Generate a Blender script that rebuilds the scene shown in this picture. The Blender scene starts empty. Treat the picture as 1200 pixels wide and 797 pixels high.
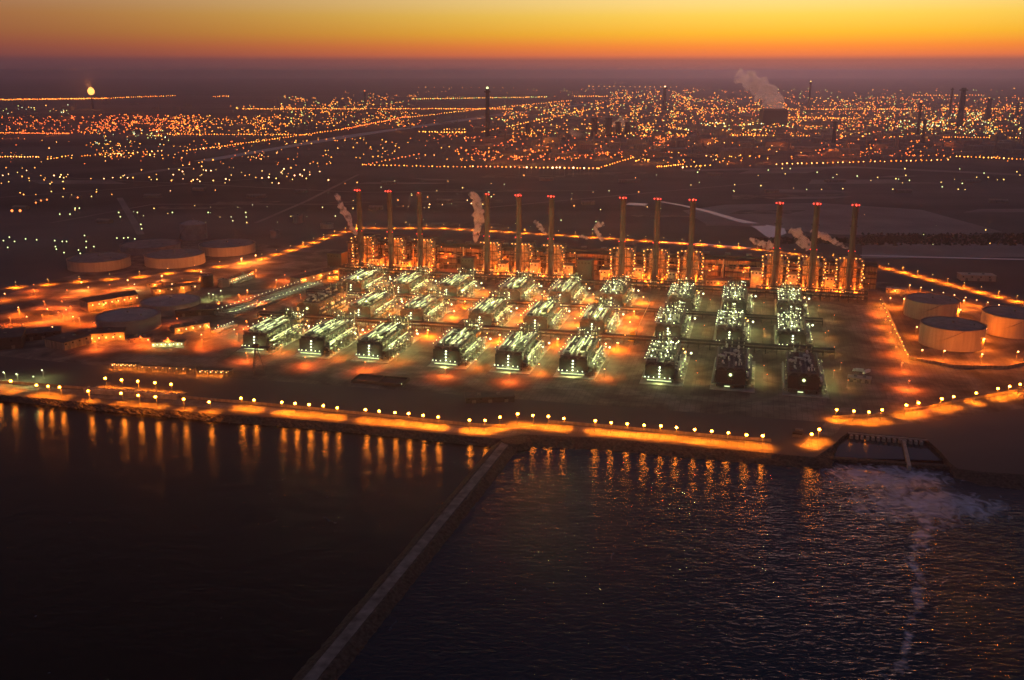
import bpy, math, random
from mathutils import Vector, Matrix, noise
from mathutils.geometry import tessellate_polygon
R = random.Random(7)
S = bpy.context.scene
C = S.collection
PI = math.pi

# ------------------------------------------------------------------ camera numbers and the plan of the place
F, PITCH, H = 1120.0, math.radians(15.7), 300.0
CP, SP = math.cos(PITCH), math.sin(PITCH)
def at(x, y, z=0.0):
    a = (x - 600) / F; b = (398.5 - y) / F
    d = (a, CP + b * SP, -SP + b * CP)
    t = (z - H) / d[2]
    return Vector((d[0] * t, d[1] * t, z))
ANG = math.radians(-14.2)
CU, SU = math.cos(ANG), math.sin(ANG)
OX, OY = -70.0, 964.0
def fr(u, v, z=0.0):                      # plant grid: u to the right along the rows, v away from the quay
    return Vector((OX + u * CU - v * SU, OY + u * SU + v * CU, z))

# ------------------------------------------------------------------ materials
def mat(name, col, rough=0.8, metal=0.0, var=0.25, scale=0.4, bump=0.0, spec=0.3, detail=5, streak=None):
    m = bpy.data.materials.new(name); m.use_nodes = True
    n = m.node_tree; N = n.nodes; L = n.links
    b = N['Principled BSDF']
    b.inputs['Roughness'].default_value = rough
    b.inputs['Metallic'].default_value = metal
    b.inputs['Specular IOR Level'].default_value = spec
    g = N.new('ShaderNodeNewGeometry')
    mp = N.new('ShaderNodeMapping'); mp.inputs['Scale'].default_value = streak or (1, 1, 1)
    L.new(g.outputs['Position'], mp.inputs['Vector'])
    t = N.new('ShaderNodeTexNoise'); t.inputs['Scale'].default_value = scale; t.inputs['Detail'].default_value = detail
    L.new(mp.outputs[0], t.inputs['Vector'])
    r = N.new('ShaderNodeValToRGB')
    r.color_ramp.elements[0].position = 0.3; r.color_ramp.elements[1].position = 0.7
    c0 = [max(0, c * (1 - var)) for c in col]; c1 = [min(1, c * (1 + var)) for c in col]
    r.color_ramp.elements[0].color = (*c0, 1); r.color_ramp.elements[1].color = (*c1, 1)
    L.new(t.outputs['Fac'], r.inputs[0]); L.new(r.outputs[0], b.inputs['Base Color'])
    if bump:
        bp = N.new('ShaderNodeBump'); bp.inputs['Strength'].default_value = 1; bp.inputs['Distance'].default_value = bump
        L.new(t.outputs['Fac'], bp.inputs['Height']); L.new(bp.outputs[0], b.inputs['Normal'])
    return m
def glow(name, col, strength, sample='NONE'):
    m = bpy.data.materials.new(name); m.use_nodes = True
    N = m.node_tree.nodes; L = m.node_tree.links
    for x in list(N): N.remove(x)
    o = N.new('ShaderNodeOutputMaterial'); e = N.new('ShaderNodeEmission')
    e.inputs['Color'].default_value = (*col, 1); e.inputs['Strength'].default_value = strength
    L.new(e.outputs[0], o.inputs['Surface'])
    m.cycles.emission_sampling = sample
    return m

M = {}
M['conc'] = mat('concrete', (.30, .28, .25), var=.3, scale=.25)
M['shaft'] = mat('chimney concrete', (.085, .078, .08), var=.3, scale=.12, streak=(3, 3, .25))
M['steel'] = mat('painted steel', (.16, .16, .15), rough=.55, scale=.6)
M['dark'] = mat('dark steel', (.05, .05, .05), rough=.6, scale=.6)
M['pipe'] = mat('insulated pipe', (.48, .50, .42), rough=.45, metal=.2, var=.2, scale=.8)
M['clad'] = mat('wall cladding', (.27, .22, .17), rough=.7, var=.35, scale=.2, streak=(2, 2, .3))
M['roof'] = mat('roof sheet', (.075, .07, .068), rough=.8, var=.3, scale=.15)
M['casing'] = mat('boiler casing', (.42, .33, .24), rough=.6, var=.45, scale=.22)
M['evap'] = mat('evaporator plate', (.075, .078, .07), rough=.6, var=.35, scale=.35)
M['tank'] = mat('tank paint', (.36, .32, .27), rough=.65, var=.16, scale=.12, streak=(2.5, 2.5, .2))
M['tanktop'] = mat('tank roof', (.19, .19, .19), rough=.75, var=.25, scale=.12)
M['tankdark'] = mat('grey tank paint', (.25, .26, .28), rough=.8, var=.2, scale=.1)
M['asphalt'] = mat('asphalt', (.13, .115, .10), rough=.9, var=.35, scale=.08)
M['quay'] = mat('quay paving', (.26, .235, .20), rough=.9, var=.3, scale=.12)
M['yard'] = mat('yard ground', (.24, .205, .17), rough=.95, var=.4, scale=.035, detail=8)
M['rock'] = mat('rock armour', (.06, .05, .045), rough=.95, var=.6, scale=.45, bump=1.2)
M['sand'] = mat('pale sand', (.24, .21, .20), rough=1, var=.25, scale=.008, detail=8)
M['runway'] = mat('pale road', (.55, .50, .48), rough=.9, var=.15, scale=.02)
M['pale'] = mat('pale lagging', (.66, .68, .58), rough=.4, metal=.1, var=.25, scale=.5)
M['white'] = mat('white paint', (.7, .7, .68), rough=.5, var=.06)
M['yellow'] = mat('yellow paint', (.65, .42, .04), rough=.5, var=.15)
M['win'] = mat('dark glass', (.02, .02, .02), rough=.15, spec=.6, var=.1)
M['leaf'] = mat('scrub leaves', (.035, .04, .02), rough=1, var=.5, scale=.3)
M['line'] = mat('road paint', (.6, .58, .52), rough=.7, var=.2)
M['g_sod'] = glow('sodium lamp', (1.0, .48, .19), 9)
M['g_boil'] = glow('boiler lamp', (1.0, .36, .07), 6)
M['g_quay'] = glow('quay sodium lamp', (1.0, .23, .014), 130, 'FRONT')
M['g_amb'] = glow('amber lamp', (1.0, .36, .07), 5)
M['g_red'] = glow('red beacon', (1.0, .05, .03), 6)
M['g_grn'] = glow('mercury lamp', (.88, 1.0, .58), 4.5)
M['g_tube'] = glow('tube glow', (.85, 1.0, .48), 1.4)
M['g_yel'] = glow('yellow lamp', (1.0, .62, .16), 4)
M['g_ygr'] = glow('pale green lamp', (.75, .9, .35), 3)
M['g_rso'] = glow('red sodium lamp', (1.0, .22, .05), 3.5)
M['g_fla'] = glow('flame', (1.0, .42, .09), 3.6)

# ------------------------------------------------------------------ mesh building
class MB:
    def __init__(s): s.v = []; s.f = []; s.m = []; s.mi = 0
    def add(s, vs, fs):
        o = len(s.v); s.v += [tuple(p) for p in vs]; s.f += [tuple(i + o for i in f) for f in fs]; s.m += [s.mi] * len(fs)
        return s
    def box(s, x0, x1, y0, y1, z0, z1):
        return s.add([(x0, y0, z0), (x1, y0, z0), (x1, y1, z0), (x0, y1, z0), (x0, y0, z1), (x1, y0, z1), (x1, y1, z1), (x0, y1, z1)],
                     [(0, 3, 2, 1), (4, 5, 6, 7), (0, 1, 5, 4), (1, 2, 6, 5), (2, 3, 7, 6), (3, 0, 4, 7)])
    def rod(s, a, b, r, n=6, r2=None):
        a = Vector(a); b = Vector(b); r2 = r if r2 is None else r2
        d = (b - a).normalized(); t = Vector((0, 0, 1)) if abs(d.z) < .9 else Vector((1, 0, 0))
        x = d.cross(t).normalized(); y = d.cross(x)
        vs = []
        for p, q in ((a, r), (b, r2)):
            for k in range(n):
                w = 2 * PI * k / n
                vs.append(p + x * math.cos(w) * q + y * math.sin(w) * q)
        fs = [(k, (k + 1) % n, n + (k + 1) % n, n + k) for k in range(n)] + [tuple(range(n))[::-1], tuple(range(n, 2 * n))]
        return s.add(vs, fs)
    def lathe(s, prof, n=24, c=(0, 0, 0), cap=True):
        vs = []
        for r, z in prof:
            for k in range(n):
                w = 2 * PI * k / n
                vs.append((c[0] + r * math.cos(w), c[1] + r * math.sin(w), c[2] + z))
        fs = []
        for j in range(len(prof) - 1):
            for k in range(n):
                fs.append((j * n + k, j * n + (k + 1) % n, (j + 1) * n + (k + 1) % n, (j + 1) * n + k))
        if cap:
            fs.append(tuple(range(n))[::-1]); fs.append(tuple(range((len(prof) - 1) * n, len(prof) * n)))
        return s.add(vs, fs)
    def ball(s, c, r, n=8, sz=1):
        prof = [(max(1e-3, r * math.sin(PI * k / 5)), -r * sz * math.cos(PI * k / 5)) for k in range(6)]
        return s.lathe(prof, n, c, False)
    def octa(s, c, r):
        x, y, z = c
        return s.add([(x + r, y, z), (x, y + r, z), (x - r, y, z), (x, y - r, z), (x, y, z + r), (x, y, z - r)],
                     [(0, 1, 4), (1, 2, 4), (2, 3, 4), (3, 0, 4), (1, 0, 5), (2, 1, 5), (3, 2, 5), (0, 3, 5)])
    def gable(s, x0, x1, y0, y1, z0, z1, over=.6):
        ym = (y0 + y1) / 2
        return s.add([(x0 - over, y0 - over, z0), (x1 + over, y0 - over, z0), (x1 + over, y1 + over, z0), (x0 - over, y1 + over, z0),
                      (x0 - over, ym, z1), (x1 + over, ym, z1)],
                     [(0, 1, 5, 4), (2, 3, 4, 5), (1, 2, 5), (3, 0, 4), (0, 3, 2, 1)])
    def mesh(s, name, *ms):
        me = bpy.data.meshes.new(name); me.from_pydata(s.v, [], s.f)
        for m in ms: me.materials.append(m)
        if len(ms) > 1: me.polygons.foreach_set('material_index', s.m)
        me.update(); return me
    def build(s, name, m, parent=None, smooth=False):
        ms = m if isinstance(m, (list, tuple)) else [m]
        o = bpy.data.objects.new(name, s.mesh(name, *ms)); C.objects.link(o); o.parent = parent
        if smooth: o.data.polygons.foreach_set('use_smooth', [True] * len(o.data.polygons))
        return o

def tag(o, label, cat, group=None):
    o['label'] = label; o['category'] = cat
    if group: o['group'] = group
    return o
def thing(name, label, cat, loc=(0, 0, 0), rz=0.0, group=None):
    o = bpy.data.objects.new(name, None); C.objects.link(o)
    o.location = loc; o.rotation_euler = (0, 0, rz); o.empty_display_size = 3
    return tag(o, label, cat, group)
def kind(o, k): o['kind'] = k; return o
def dup(root, loc, rz, label=None, group=None, scale=None):
    r = root.copy(); C.objects.link(r); r.location = loc; r.rotation_euler = (0, 0, rz)
    if label: r['label'] = label
    if group: r['group'] = group
    if scale: r.scale = scale
    for ch in root.children:
        c = ch.copy(); C.objects.link(c); c.parent = r
        for g in ch.children:
            d = g.copy(); C.objects.link(d); d.parent = c
    return r
def lamp_data(name, col, power, radius=.5, spot=None, blend=.4):
    l = bpy.data.lights.new(name, 'SPOT' if spot else 'POINT'); l.color = col; l.energy = power; l.shadow_soft_size = radius
    if spot: l.spot_size = math.radians(spot); l.spot_blend = blend
    return l
def light(data, loc, parent=None, rot=(0, 0, 0)):
    o = bpy.data.objects.new('light', data); C.objects.link(o); o.location = loc; o.rotation_euler = rot; o.parent = parent
    return o
ORD = ['first', 'second', 'third', 'fourth', 'fifth', 'sixth', 'seventh', 'eighth', 'ninth', 'tenth', 'eleventh', 'twelfth', 'thirteenth',
       'fourteenth', 'fifteenth', 'sixteenth', 'seventeenth', 'eighteenth', 'nineteenth', 'twentieth']
TENS = ['twenty', 'thirty', 'forty', 'fifty', 'sixty']
def nth(i):
    if i < 20: return ORD[i]
    t = (i + 1) // 10; r = (i + 1) % 10
    if r == 0: return ['', '', 'twentieth', 'thirtieth', 'fortieth', 'fiftieth', 'sixtieth'][t]
    return TENS[t - 2] + '-' + ORD[r - 1]

SOD = (1.0, .235, .018)
RSOD = (1.0, .14, .012)
GRN = (.88, 1.0, .33)

# ------------------------------------------------------------------ land, water, roads
def stain(m):
    N = m.node_tree.nodes; L = m.node_tree.links; b = N['Principled BSDF']; src = b.inputs['Base Color'].links[0].from_socket
    br = N.new('ShaderNodeTexBrick'); br.inputs['Scale'].default_value = .1; br.inputs['Mortar Size'].default_value = .012; br.offset = 0
    for q in (0, 1): br.inputs[1 + q].default_value = (1, 1, 1, 1) if q == 0 else (.82, .82, .82, 1)
    br.inputs[3].default_value = (.35, .35, .35, 1)
    mp = N.new('ShaderNodeMapping'); mp.inputs['Rotation'].default_value = (0, 0, -ANG); L.new(N['Geometry'].outputs['Position'], mp.inputs[0]); L.new(mp.outputs[0], br.inputs['Vector'])
    nz = N.new('ShaderNodeTexNoise'); nz.inputs['Scale'].default_value = .018; nz.inputs['Detail'].default_value = 9; nz.inputs['Distortion'].default_value = 1.5; L.new(N['Geometry'].outputs['Position'], nz.inputs['Vector'])
    rr = N.new('ShaderNodeValToRGB'); rr.color_ramp.elements[0].position = .38; rr.color_ramp.elements[1].position = .6; rr.color_ramp.elements[0].color = (.45, .45, .45, 1); L.new(nz.outputs['Fac'], rr.inputs[0])
    a = N.new('ShaderNodeMix'); a.data_type = 'RGBA'; a.blend_type = 'MULTIPLY'; a.inputs[0].default_value = 1; L.new(src, a.inputs[6]); L.new(br.outputs[0], a.inputs[7])
    c = N.new('ShaderNodeMix'); c.data_type = 'RGBA'; c.blend_type = 'MULTIPLY'; c.inputs[0].default_value = 1; L.new(a.outputs[2], c.inputs[6]); L.new(rr.outputs[0], c.inputs[7])
    L.new(c.outputs[2], b.inputs['Base Color'])
stain(M['yard']); stain(M['quay'])
def poly_sheet(name, pts, z, m):
    ps = [Vector((p[0], p[1], z)) for p in pts]
    tri = tessellate_polygon([ps])
    mb = MB(); mb.add(ps, [t for t in tri])
    o = mb.build(name, m)
    me = o.data
    for p in me.polygons:
        if p.normal.z < 0: p.flip()
    me.update(); return kind(o, 'structure')
def strip(name, pts, w, z, m, k='structure'):
    P = [Vector((p[0], p[1], 0)) for p in pts]
    vs = []; n = len(P)
    for i, p in enumerate(P):
        d = (P[min(i + 1, n - 1)] - P[max(i - 1, 0)]).normalized(); s = Vector((-d.y, d.x, 0))
        vs += [p + s * w / 2 + Vector((0, 0, z)), p - s * w / 2 + Vector((0, 0, z))]
    fs = [(2 * i + 1, 2 * i + 3, 2 * i + 2, 2 * i) for i in range(n - 1)]
    o = MB().add(vs, fs).build(name, m)
    if k: kind(o, k)
    return o

top_px = [(-200, 443), (-90, 453), (0, 463), (55, 467), (110, 473), (178, 478.5), (250, 485), (330, 490), (430, 499), (545, 511), (585, 514), (612, 509), (700, 513),
          (820, 524), (900, 531), (955, 536), (975, 523), (985, 513), (995, 506), (1085, 514), (1103, 530), (1112, 541), (1122, 549), (1150, 553), (1200, 556), (1330, 560)]
bot_px = [(-200, 450), (-90, 459), (0, 470), (55, 475), (110, 481), (178, 487), (250, 494), (330, 500), (430, 509), (545, 521), (580, 524), (617, 524), (700, 527),
          (820, 538), (900, 545), (976, 549), (977, 534), (987, 517), (996, 509), (1084, 517), (1101, 535), (1108, 547), (1118, 560), (1150, 569), (1200, 574), (1330, 582)]
TOP = [at(*p) for p in top_px]; BOT = [at(p[0], p[1], -5.0) for p in bot_px]
TOP = [Vector((-45000, 1000, 0)), Vector((-3000, 950, 0))] + TOP + [Vector((3000, 620, 0)), Vector((45000, 500, 0))]
BOT = [Vector((-45000, 970, -5)), Vector((-3000, 920, -5))] + BOT + [Vector((3000, 590, -5)), Vector((45000, 470, -5))]

def ground_mat():
    m = mat('desert ground', (.10, .09, .085), rough=1, var=.5, scale=.006, detail=10)
    N = m.node_tree.nodes; L = m.node_tree.links
    g = N['Geometry']; b = N['Principled BSDF']
    w = N.new('ShaderNodeTexNoise'); w.inputs['Scale'].default_value = .0011; w.inputs['Detail'].default_value = 6; w.inputs['Distortion'].default_value = .8
    mp = N.new('ShaderNodeMapping'); mp.inputs['Scale'].default_value = (.35, 1, 1)
    L.new(g.outputs['Position'], mp.inputs[0]); L.new(mp.outputs[0], w.inputs['Vector'])
    r = N.new('ShaderNodeValToRGB'); r.color_ramp.elements[0].position = .42; r.color_ramp.elements[1].position = .62
    r.color_ramp.elements[0].color = (.055, .05, .045, 1); r.color_ramp.elements[1].color = (.20, .175, .165, 1)
    L.new(w.outputs['Fac'], r.inputs[0])
    x = N.new('ShaderNodeMix'); x.data_type = 'RGBA'; x.inputs[0].default_value = .55
    L.new(N['Color Ramp'].outputs[0], x.inputs[6]); L.new(r.outputs[0], x.inputs[7])
    L.new(x.outputs[2], b.inputs['Base Color'])
    return m
poly_sheet('ground', [p for p in TOP] + [Vector((45000, 45000, 0)), Vector((-45000, 45000, 0))], 0, ground_mat())

# rock armoured bank round the shore, finely cut so that the boulders break up its edge
def subdiv(a, step):
    out = []
    for i in range(len(a) - 1):
        p, q = a[i], a[i + 1]; n = max(1, min(160, int((q - p).length / step)))
        out += [p.lerp(q, k / n) for k in range(n)]
    return out + [a[-1]]
rv = []; T2 = []; B2 = []
for i in range(len(TOP) - 1):
    n = max(1, min(150, int((TOP[i + 1] - TOP[i]).length / 2.5))) if 1 < i < len(TOP) - 2 else 4
    for k in range(n):
        T2.append(TOP[i].lerp(TOP[i + 1], k / n)); B2.append(BOT[i].lerp(BOT[i + 1], k / n))
T2.append(TOP[-1]); B2.append(BOT[-1])
vs = []; fs = []; NR = 7
for i, (a, b) in enumerate(zip(T2, B2)):
    for k in range(NR):
        t = k / (NR - 1); p = a.lerp(b, t * 1.15)
        if k > 0: p = p + Vector((R.uniform(-.7, .7), R.uniform(-.7, .7), R.uniform(-.45, .45)))
        if k == 0: p.z = 0
        vs.append(p)
for i in range(len(T2) - 1):
    for k in range(NR - 1):
        a = i * NR + k; fs.append((a, a + 1, a + NR + 1, a + NR))
kind(MB().add(vs, fs).build('shore_embankment', M['rock']), 'structure')

# water: a dense near sheet that carries wave height and foam per vertex, and a far sheet
CW0, CW1 = at(597, 512, 0), at(366, 790, 0)          # causeway centre line
CWD = (CW1 - CW0).normalized()
foam_px = [(1085, 600, 16), (1083, 622, 10), (1072, 650, 9), (1080, 672, 7), (1070, 700, 9), (1075, 718, 5), (1058, 735, 5), (1063, 760, 4), (1066, 775, 5), (1040, 788, 8), (1030, 800, 8)]
FO = [(at(x, y, -5), w) for x, y, w in foam_px]
def seg_d(p, a, b):
    ab = b - a; t = max(0, min(1, (p - a).dot(ab) / ab.length_squared)); return (p - (a + ab * t)).length, t
FPOOL = [(at(1045, 560, -5), 60, 40), (at(1120, 592, -5), 50, 36), (at(1075, 592, -5), 56, 44), (at(1000, 556, -5), 30, 26)]
def foam_at(x, y):
    p = Vector((x, y, -5)); f = 0.0
    for c, rx, ry in FPOOL:
        d = math.hypot((x - c.x) / rx, (y - c.y) / ry); f = max(f, 1.0 * max(0, 1 - d) ** .6 if d < 1 else 0)
    wob = noise.noise(Vector((x * .03, y * .03, 0))) * 7
    q = Vector((x + wob, y, -5))
    for (a, wa), (b, wb) in zip(FO, FO[1:]):
        d, t = seg_d(q, a, b); w = (wa + (wb - wa) * t) * .9
        f = max(f, (.62 + .5 * noise.noise(Vector((x * .02, y * .05, 3)))) * math.exp(-(d / w) ** 2 * 1.3))
    return min(1, f)
def water_mat():
    m = bpy.data.materials.new('sea water'); m.use_nodes = True
    N = m.node_tree.nodes; L = m.node_tree.links; b = N['Principled BSDF']
    b.inputs['IOR'].default_value = 1.33; b.inputs['Specular IOR Level'].default_value = .5
    g = N.new('ShaderNodeNewGeometry')
    at1 = N.new('ShaderNodeAttribute'); at1.attribute_name = 'sea'
    sp = N.new('ShaderNodeSeparateColor'); L.new(at1.outputs['Color'], sp.inputs[0])
    foam, chop = sp.outputs[0], sp.outputs[1]
    def nz(scale, mscale, rot, detail, dist=0):
        mp = N.new('ShaderNodeMapping'); mp.inputs['Scale'].default_value = mscale; mp.inputs['Rotation'].default_value = (0, 0, rot)
        L.new(g.outputs['Position'], mp.inputs[0])
        t = N.new('ShaderNodeTexNoise'); t.inputs['Scale'].default_value = scale; t.inputs['Detail'].default_value = detail; t.inputs['Distortion'].default_value = dist
        L.new(mp.outputs[0], t.inputs['Vector']); return t.outputs['Fac']
    w1 = nz(.36, (.42, 1, 1), .22, 3, .4); w2 = nz(.075, (.6, 1, 1), -.12, 2); fm = nz(.11, (1, .8, 1), .4, 9, 1.2); fm2 = nz(.022, (1, 1, 1), 0, 4, .5)
    def mth(op, a, bb, c=None):
        q = N.new('ShaderNodeMath'); q.operation = op
        for i, v in enumerate((a, bb, c)):
            if v is None: continue
            if hasattr(v, 'node'): L.new(v, q.inputs[i])
            else: q.inputs[i].default_value = v
        return q.outputs[0]
    h = mth('MULTIPLY_ADD', w2, 1.6, w1)
    amp = mth('MULTIPLY_ADD', chop, 1.1, .16)
    bp = N.new('ShaderNodeBump'); L.new(h, bp.inputs['Height']); L.new(amp, bp.inputs['Distance']); bp.inputs['Strength'].default_value = 1
    L.new(bp.outputs[0], b.inputs['Normal'])
    k = mth('MULTIPLY_ADD', fm, 1.9, -1.33)
    cl = N.new('ShaderNodeClamp'); L.new(mth('MULTIPLY', mth('ADD', foam, k), 1.1), cl.inputs[0]); cl.inputs[2].default_value = .8
    mx = N.new('ShaderNodeMix'); mx.data_type = 'RGBA'
    wc = N.new('ShaderNodeMix'); wc.data_type = 'RGBA'; L.new(sp.outputs[2], wc.inputs[0]); wc.inputs[6].default_value = (.004, .014, .028, 1); wc.inputs[7].default_value = (.001, .001, .001, 1)  # darker sky reflection left of the causeway is put into the base colour
    L.new(wc.outputs[2], mx.inputs[6]); mx.inputs[7].default_value = (.55, .60, .80, 1)
    L.new(cl.outputs[0], mx.inputs[0]); L.new(mx.outputs[2], b.inputs['Base Color'])
    L.new(mth('MULTIPLY_ADD', cl.outputs[0], .5, mth('MULTIPLY_ADD', sp.outputs[2], .09, .09)), b.inputs['Roughness'])
    return m
WM = water_mat()
X0, X1, Y0, Y1, st = -560, 620, 360, 900, 3.0
nx, ny = int((X1 - X0) / st), int((Y1 - Y0) / st)
vs = [(X0 + i * st, Y0 + j * st, -5.0) for j in range(ny + 1) for i in range(nx + 1)]
fs = [(j * (nx + 1) + i, j * (nx + 1) + i + 1, (j + 1) * (nx + 1) + i + 1, (j + 1) * (nx + 1) + i) for j in range(ny) for i in range(nx)]
# far water: rectangles round the near sheet
sea_vals = []
for x, y, z in vs:
    side = (x - CW0.x) * CWD.y - (y - CW0.y) * CWD.x      # > 0 on one side of the causeway
    right = 1 if side < 0 else 0
    chop = (.36 + .34 * min(1, max(0, (x - CW0.x + 60) / 350)) if right else .10 + .10 * min(1, max(0, (x + 420) / 300)))
    sea_vals += [foam_at(x, y), chop, 0 if right else 1, 1]
n0 = len(vs)
bx, by = X0 + nx * st, Y0 + ny * st
outer = [(-45000, -3000), (45000, -3000), (45000, 1200), (-45000, 1200)]
ext = [((-45000, -3000), (X0, 1200)), ((bx, -3000), (45000, 1200)), ((X0, -3000), (bx, Y0)), ((X0, by), (bx, 1200))]
for (a, b), (c, d) in ext:
    o = len(vs); vs += [(a, b, -5.0), (c, b, -5.0), (c, d, -5.0), (a, d, -5.0)]; fs.append((o, o + 1, o + 2, o + 3))
    sea_vals += [0, .15 if a < 0 and c <= X0 else .5, 0, 1] * 4
wo = MB().add(vs, fs).build('water', WM); kind(wo, 'structure')
ca = wo.data.color_attributes.new('sea', 'FLOAT_COLOR', 'POINT'); ca.data.foreach_set('color', sea_vals)

# outfall basin behind its weir
bpts = [at(978, 536, -3.4), at(985, 512, -3.4), at(996, 503, -3.4), at(1086, 511, -3.4), at(1106, 531, -3.4), at(1110, 540, -3.4)]
def basin_mat():
    m = mat('basin water', (.03, .035, .045), rough=.12, var=.2, scale=.15, spec=.5)
    b = m.node_tree.nodes['Principled BSDF']; b.inputs['IOR'].default_value = 1.33
    return m
poly_sheet('basin_water', bpts, -3.4, basin_mat())
def slab_along(mb, a, b, w, z0, z1):
    d = (b - a); d.z = 0; d.normalize(); s = Vector((-d.y, d.x, 0)) * w / 2
    q = [a + s, a - s, b - s, b + s]
    vs = [Vector((p.x, p.y, z0)) for p in q] + [Vector((p.x, p.y, z1)) for p in q]
    mb.add(vs, [(0, 1, 2, 3)[::-1], (4, 5, 6, 7), (0, 4, 5, 1), (1, 5, 6, 2), (2, 6, 7, 3), (3, 7, 4, 0)])
wa, wb = at(972, 536, -3), at(1113, 546, -3)
mb = MB(); slab_along(mb, wa, wb, 5, -8, -2.9)
tag(mb.build('weir_wall', M['rock']), 'low dark weir wall across the mouth of the outfall basin', 'weir')
mb = MB(); slab_along(mb, at(1057, 508, -1), at(1066, 546, -1), 2.6, -8, -.8)
tag(mb.build('divider_wall', M['conc']), 'narrow concrete wall dividing the outfall basin', 'wall')
mb = MB()
for i in range(14):
    q = at(998 + i * 6.3, 509.5 + i * .56, 0); mb.box(q.x - 1.1, q.x + 1.1, q.y - 1.5, q.y + 1.5, -8, -.3)
slab_along(mb, at(994, 507.5, 0), at(1087, 516, 0), 1.6, -.6, .55)
tag(mb.build('culvert_headwall', M['conc']), 'row of culvert piers under the road at the back of the basin', 'culvert')

# causeway
cwp = [CW0 + CWD * s for s in range(-8, 480, 4)]
vs = []; fs = []; sd = Vector((-CWD.y, CWD.x, 0))
offs = [(-13.5, -6.2), (-10.5, -4.4), (-7.5, -2.4), (-5.4, -1.2), (5.4, -1.2), (7.5, -2.4), (10.5, -4.4), (13.5, -6.2)]
for p in cwp:
    for o, z in offs:
        j = 0 if abs(o) < 6 else .6
        vs.append(p + sd * (o + R.uniform(-j, j)) + Vector((0, 0, z + R.uniform(-j, j) * .5)))
n = len(offs)
for i in range(len(cwp) - 1):
    for k in range(n - 1):
        a = i * n + k; fs.append((a, a + 1, a + n + 1, a + n))
kind(MB().add(vs, fs).build('causeway', M['rock']), 'structure')
M['path'] = mat('causeway path', (.19, .165, .155), rough=1, var=.45, scale=.15, detail=9)
strip('causeway_path', [CW0 + CWD * s + Vector((R.uniform(-.15, .15), 0, 0)) for s in range(-16, 480, 5)], 7.2, -1.1, M['path'])
mb = MB(); c = at(604, 514, 0); mb.lathe([(17, -7), (13, -1.2), (12.5, -.25)], 20, (c.x, c.y, 0))
kind(mb.build('causeway_head_mound', M['rock']), 'structure')

# plant yard paving and roads
yard = [fr(-700, -75), fr(-255, -92), fr(420, -75), fr(455, -60), fr(640, 60), fr(640, 395), fr(500, 560), fr(-330, 600), fr(-700, 640)]
poly_sheet('plant_yard', yard, .04, M['yard'])
QUAY = [at(*p, 0) for p in [(-90, 445), (0, 454), (55, 458), (110, 463), (178, 468), (250, 475.5), (330, 482.5), (430, 492.5), (545, 504.5), (590, 507), (640, 501), (700, 506), (820, 517), (905, 524)]]
strip('quay_road', QUAY, 15, .08, M['quay'])
strip('quay_kerb', [p + Vector((.5, 8.2, 0)) for p in QUAY], .7, .2, M['conc'])
QR = [at(*p) for p in [(948, 526), (966, 510), (978, 496), (1025, 494), (1085, 485.5), (1113, 479), (1200, 463), (1330, 440)]]
strip('bridge_road', QR, 16, .085, M['quay'])
RING = [at(*p) for p in [(-220, 352), (-60, 345), (20, 337.5), (90, 331), (160, 325.5), (240, 316), (300, 306), (350, 291), (385, 278), (420, 267.5), (520, 268), (640, 275), (760, 283), (890, 293), (1008, 308), (1060, 320), (1125, 337), (1200, 356), (1330, 392)]]
strip('ring_road', RING, 15, .08, M['quay'])
strip('ring_road_line', RING, .5, .1, M['line'])
strip('service_road', [at(*p) for p in [(-60, 402), (60, 396), (150, 408), (230, 402), (290, 380), (345, 352), (400, 330)]], 16, .08, M['quay'])
strip('front_road', [fr(-330, -36), fr(-200, -38), fr(430, -38)], 14, .084, M['quay'])
strip('east_road', [fr(455, 400), fr(458, 250), fr(462, 120), fr(447, -60)], 26, .09, M['quay'])
strip('row_road', [fr(-330, 428), fr(460, 402)], 12, .078, M['asphalt'])
for u in (-122, -44, 34, 102, 180, 258, 327, 398): strip('cross_road', [fr(u - 8, -30), fr(u - 12, 395)], 13, .07, M['asphalt'])
strip('desert_highway', [at(*p) for p in [(236, 189), (330, 173), (440, 155.5), (560, 139), (690, 121.5)]], 60, .3, M['runway'])
strip('desert_highway', [at(*p) for p in [(260, 185.5), (400, 160), (480, 149), (600, 132)]], 40, .35, M['runway'])
strip('desert_track', [at(*p) for p in [(145, 206), (190, 199.5), (222, 196)]], 45, .3, M['sand'])
strip('desert_track', [at(*p) for p in [(800, 200), (1000, 196), (1200, 205)]], 60, .3, M['sand'])
0 and strip('desert_track', [at(*p) for p in [(-50, 262), (30, 236), (100, 232), (300, 222), (600, 210)]], 14, .3, M['sand'])
strip('desert_track', [at(*p) for p in [(140, 232), (158, 262), (165, 275)]], 14, .32, M['sand'])
poly_sheet('sand_flat', [at(*p) for p in [(826, 262), (800, 247), (850, 240), (960, 238), (1080, 246), (1175, 272), (1100, 277), (980, 275), (905, 268)]], .3, M['sand'])
poly_sheet('sand_flat', [at(*p) for p in [(1010, 303), (1250, 301), (1250, 287), (1010, 284)]], .3, M['sand'])
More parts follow.
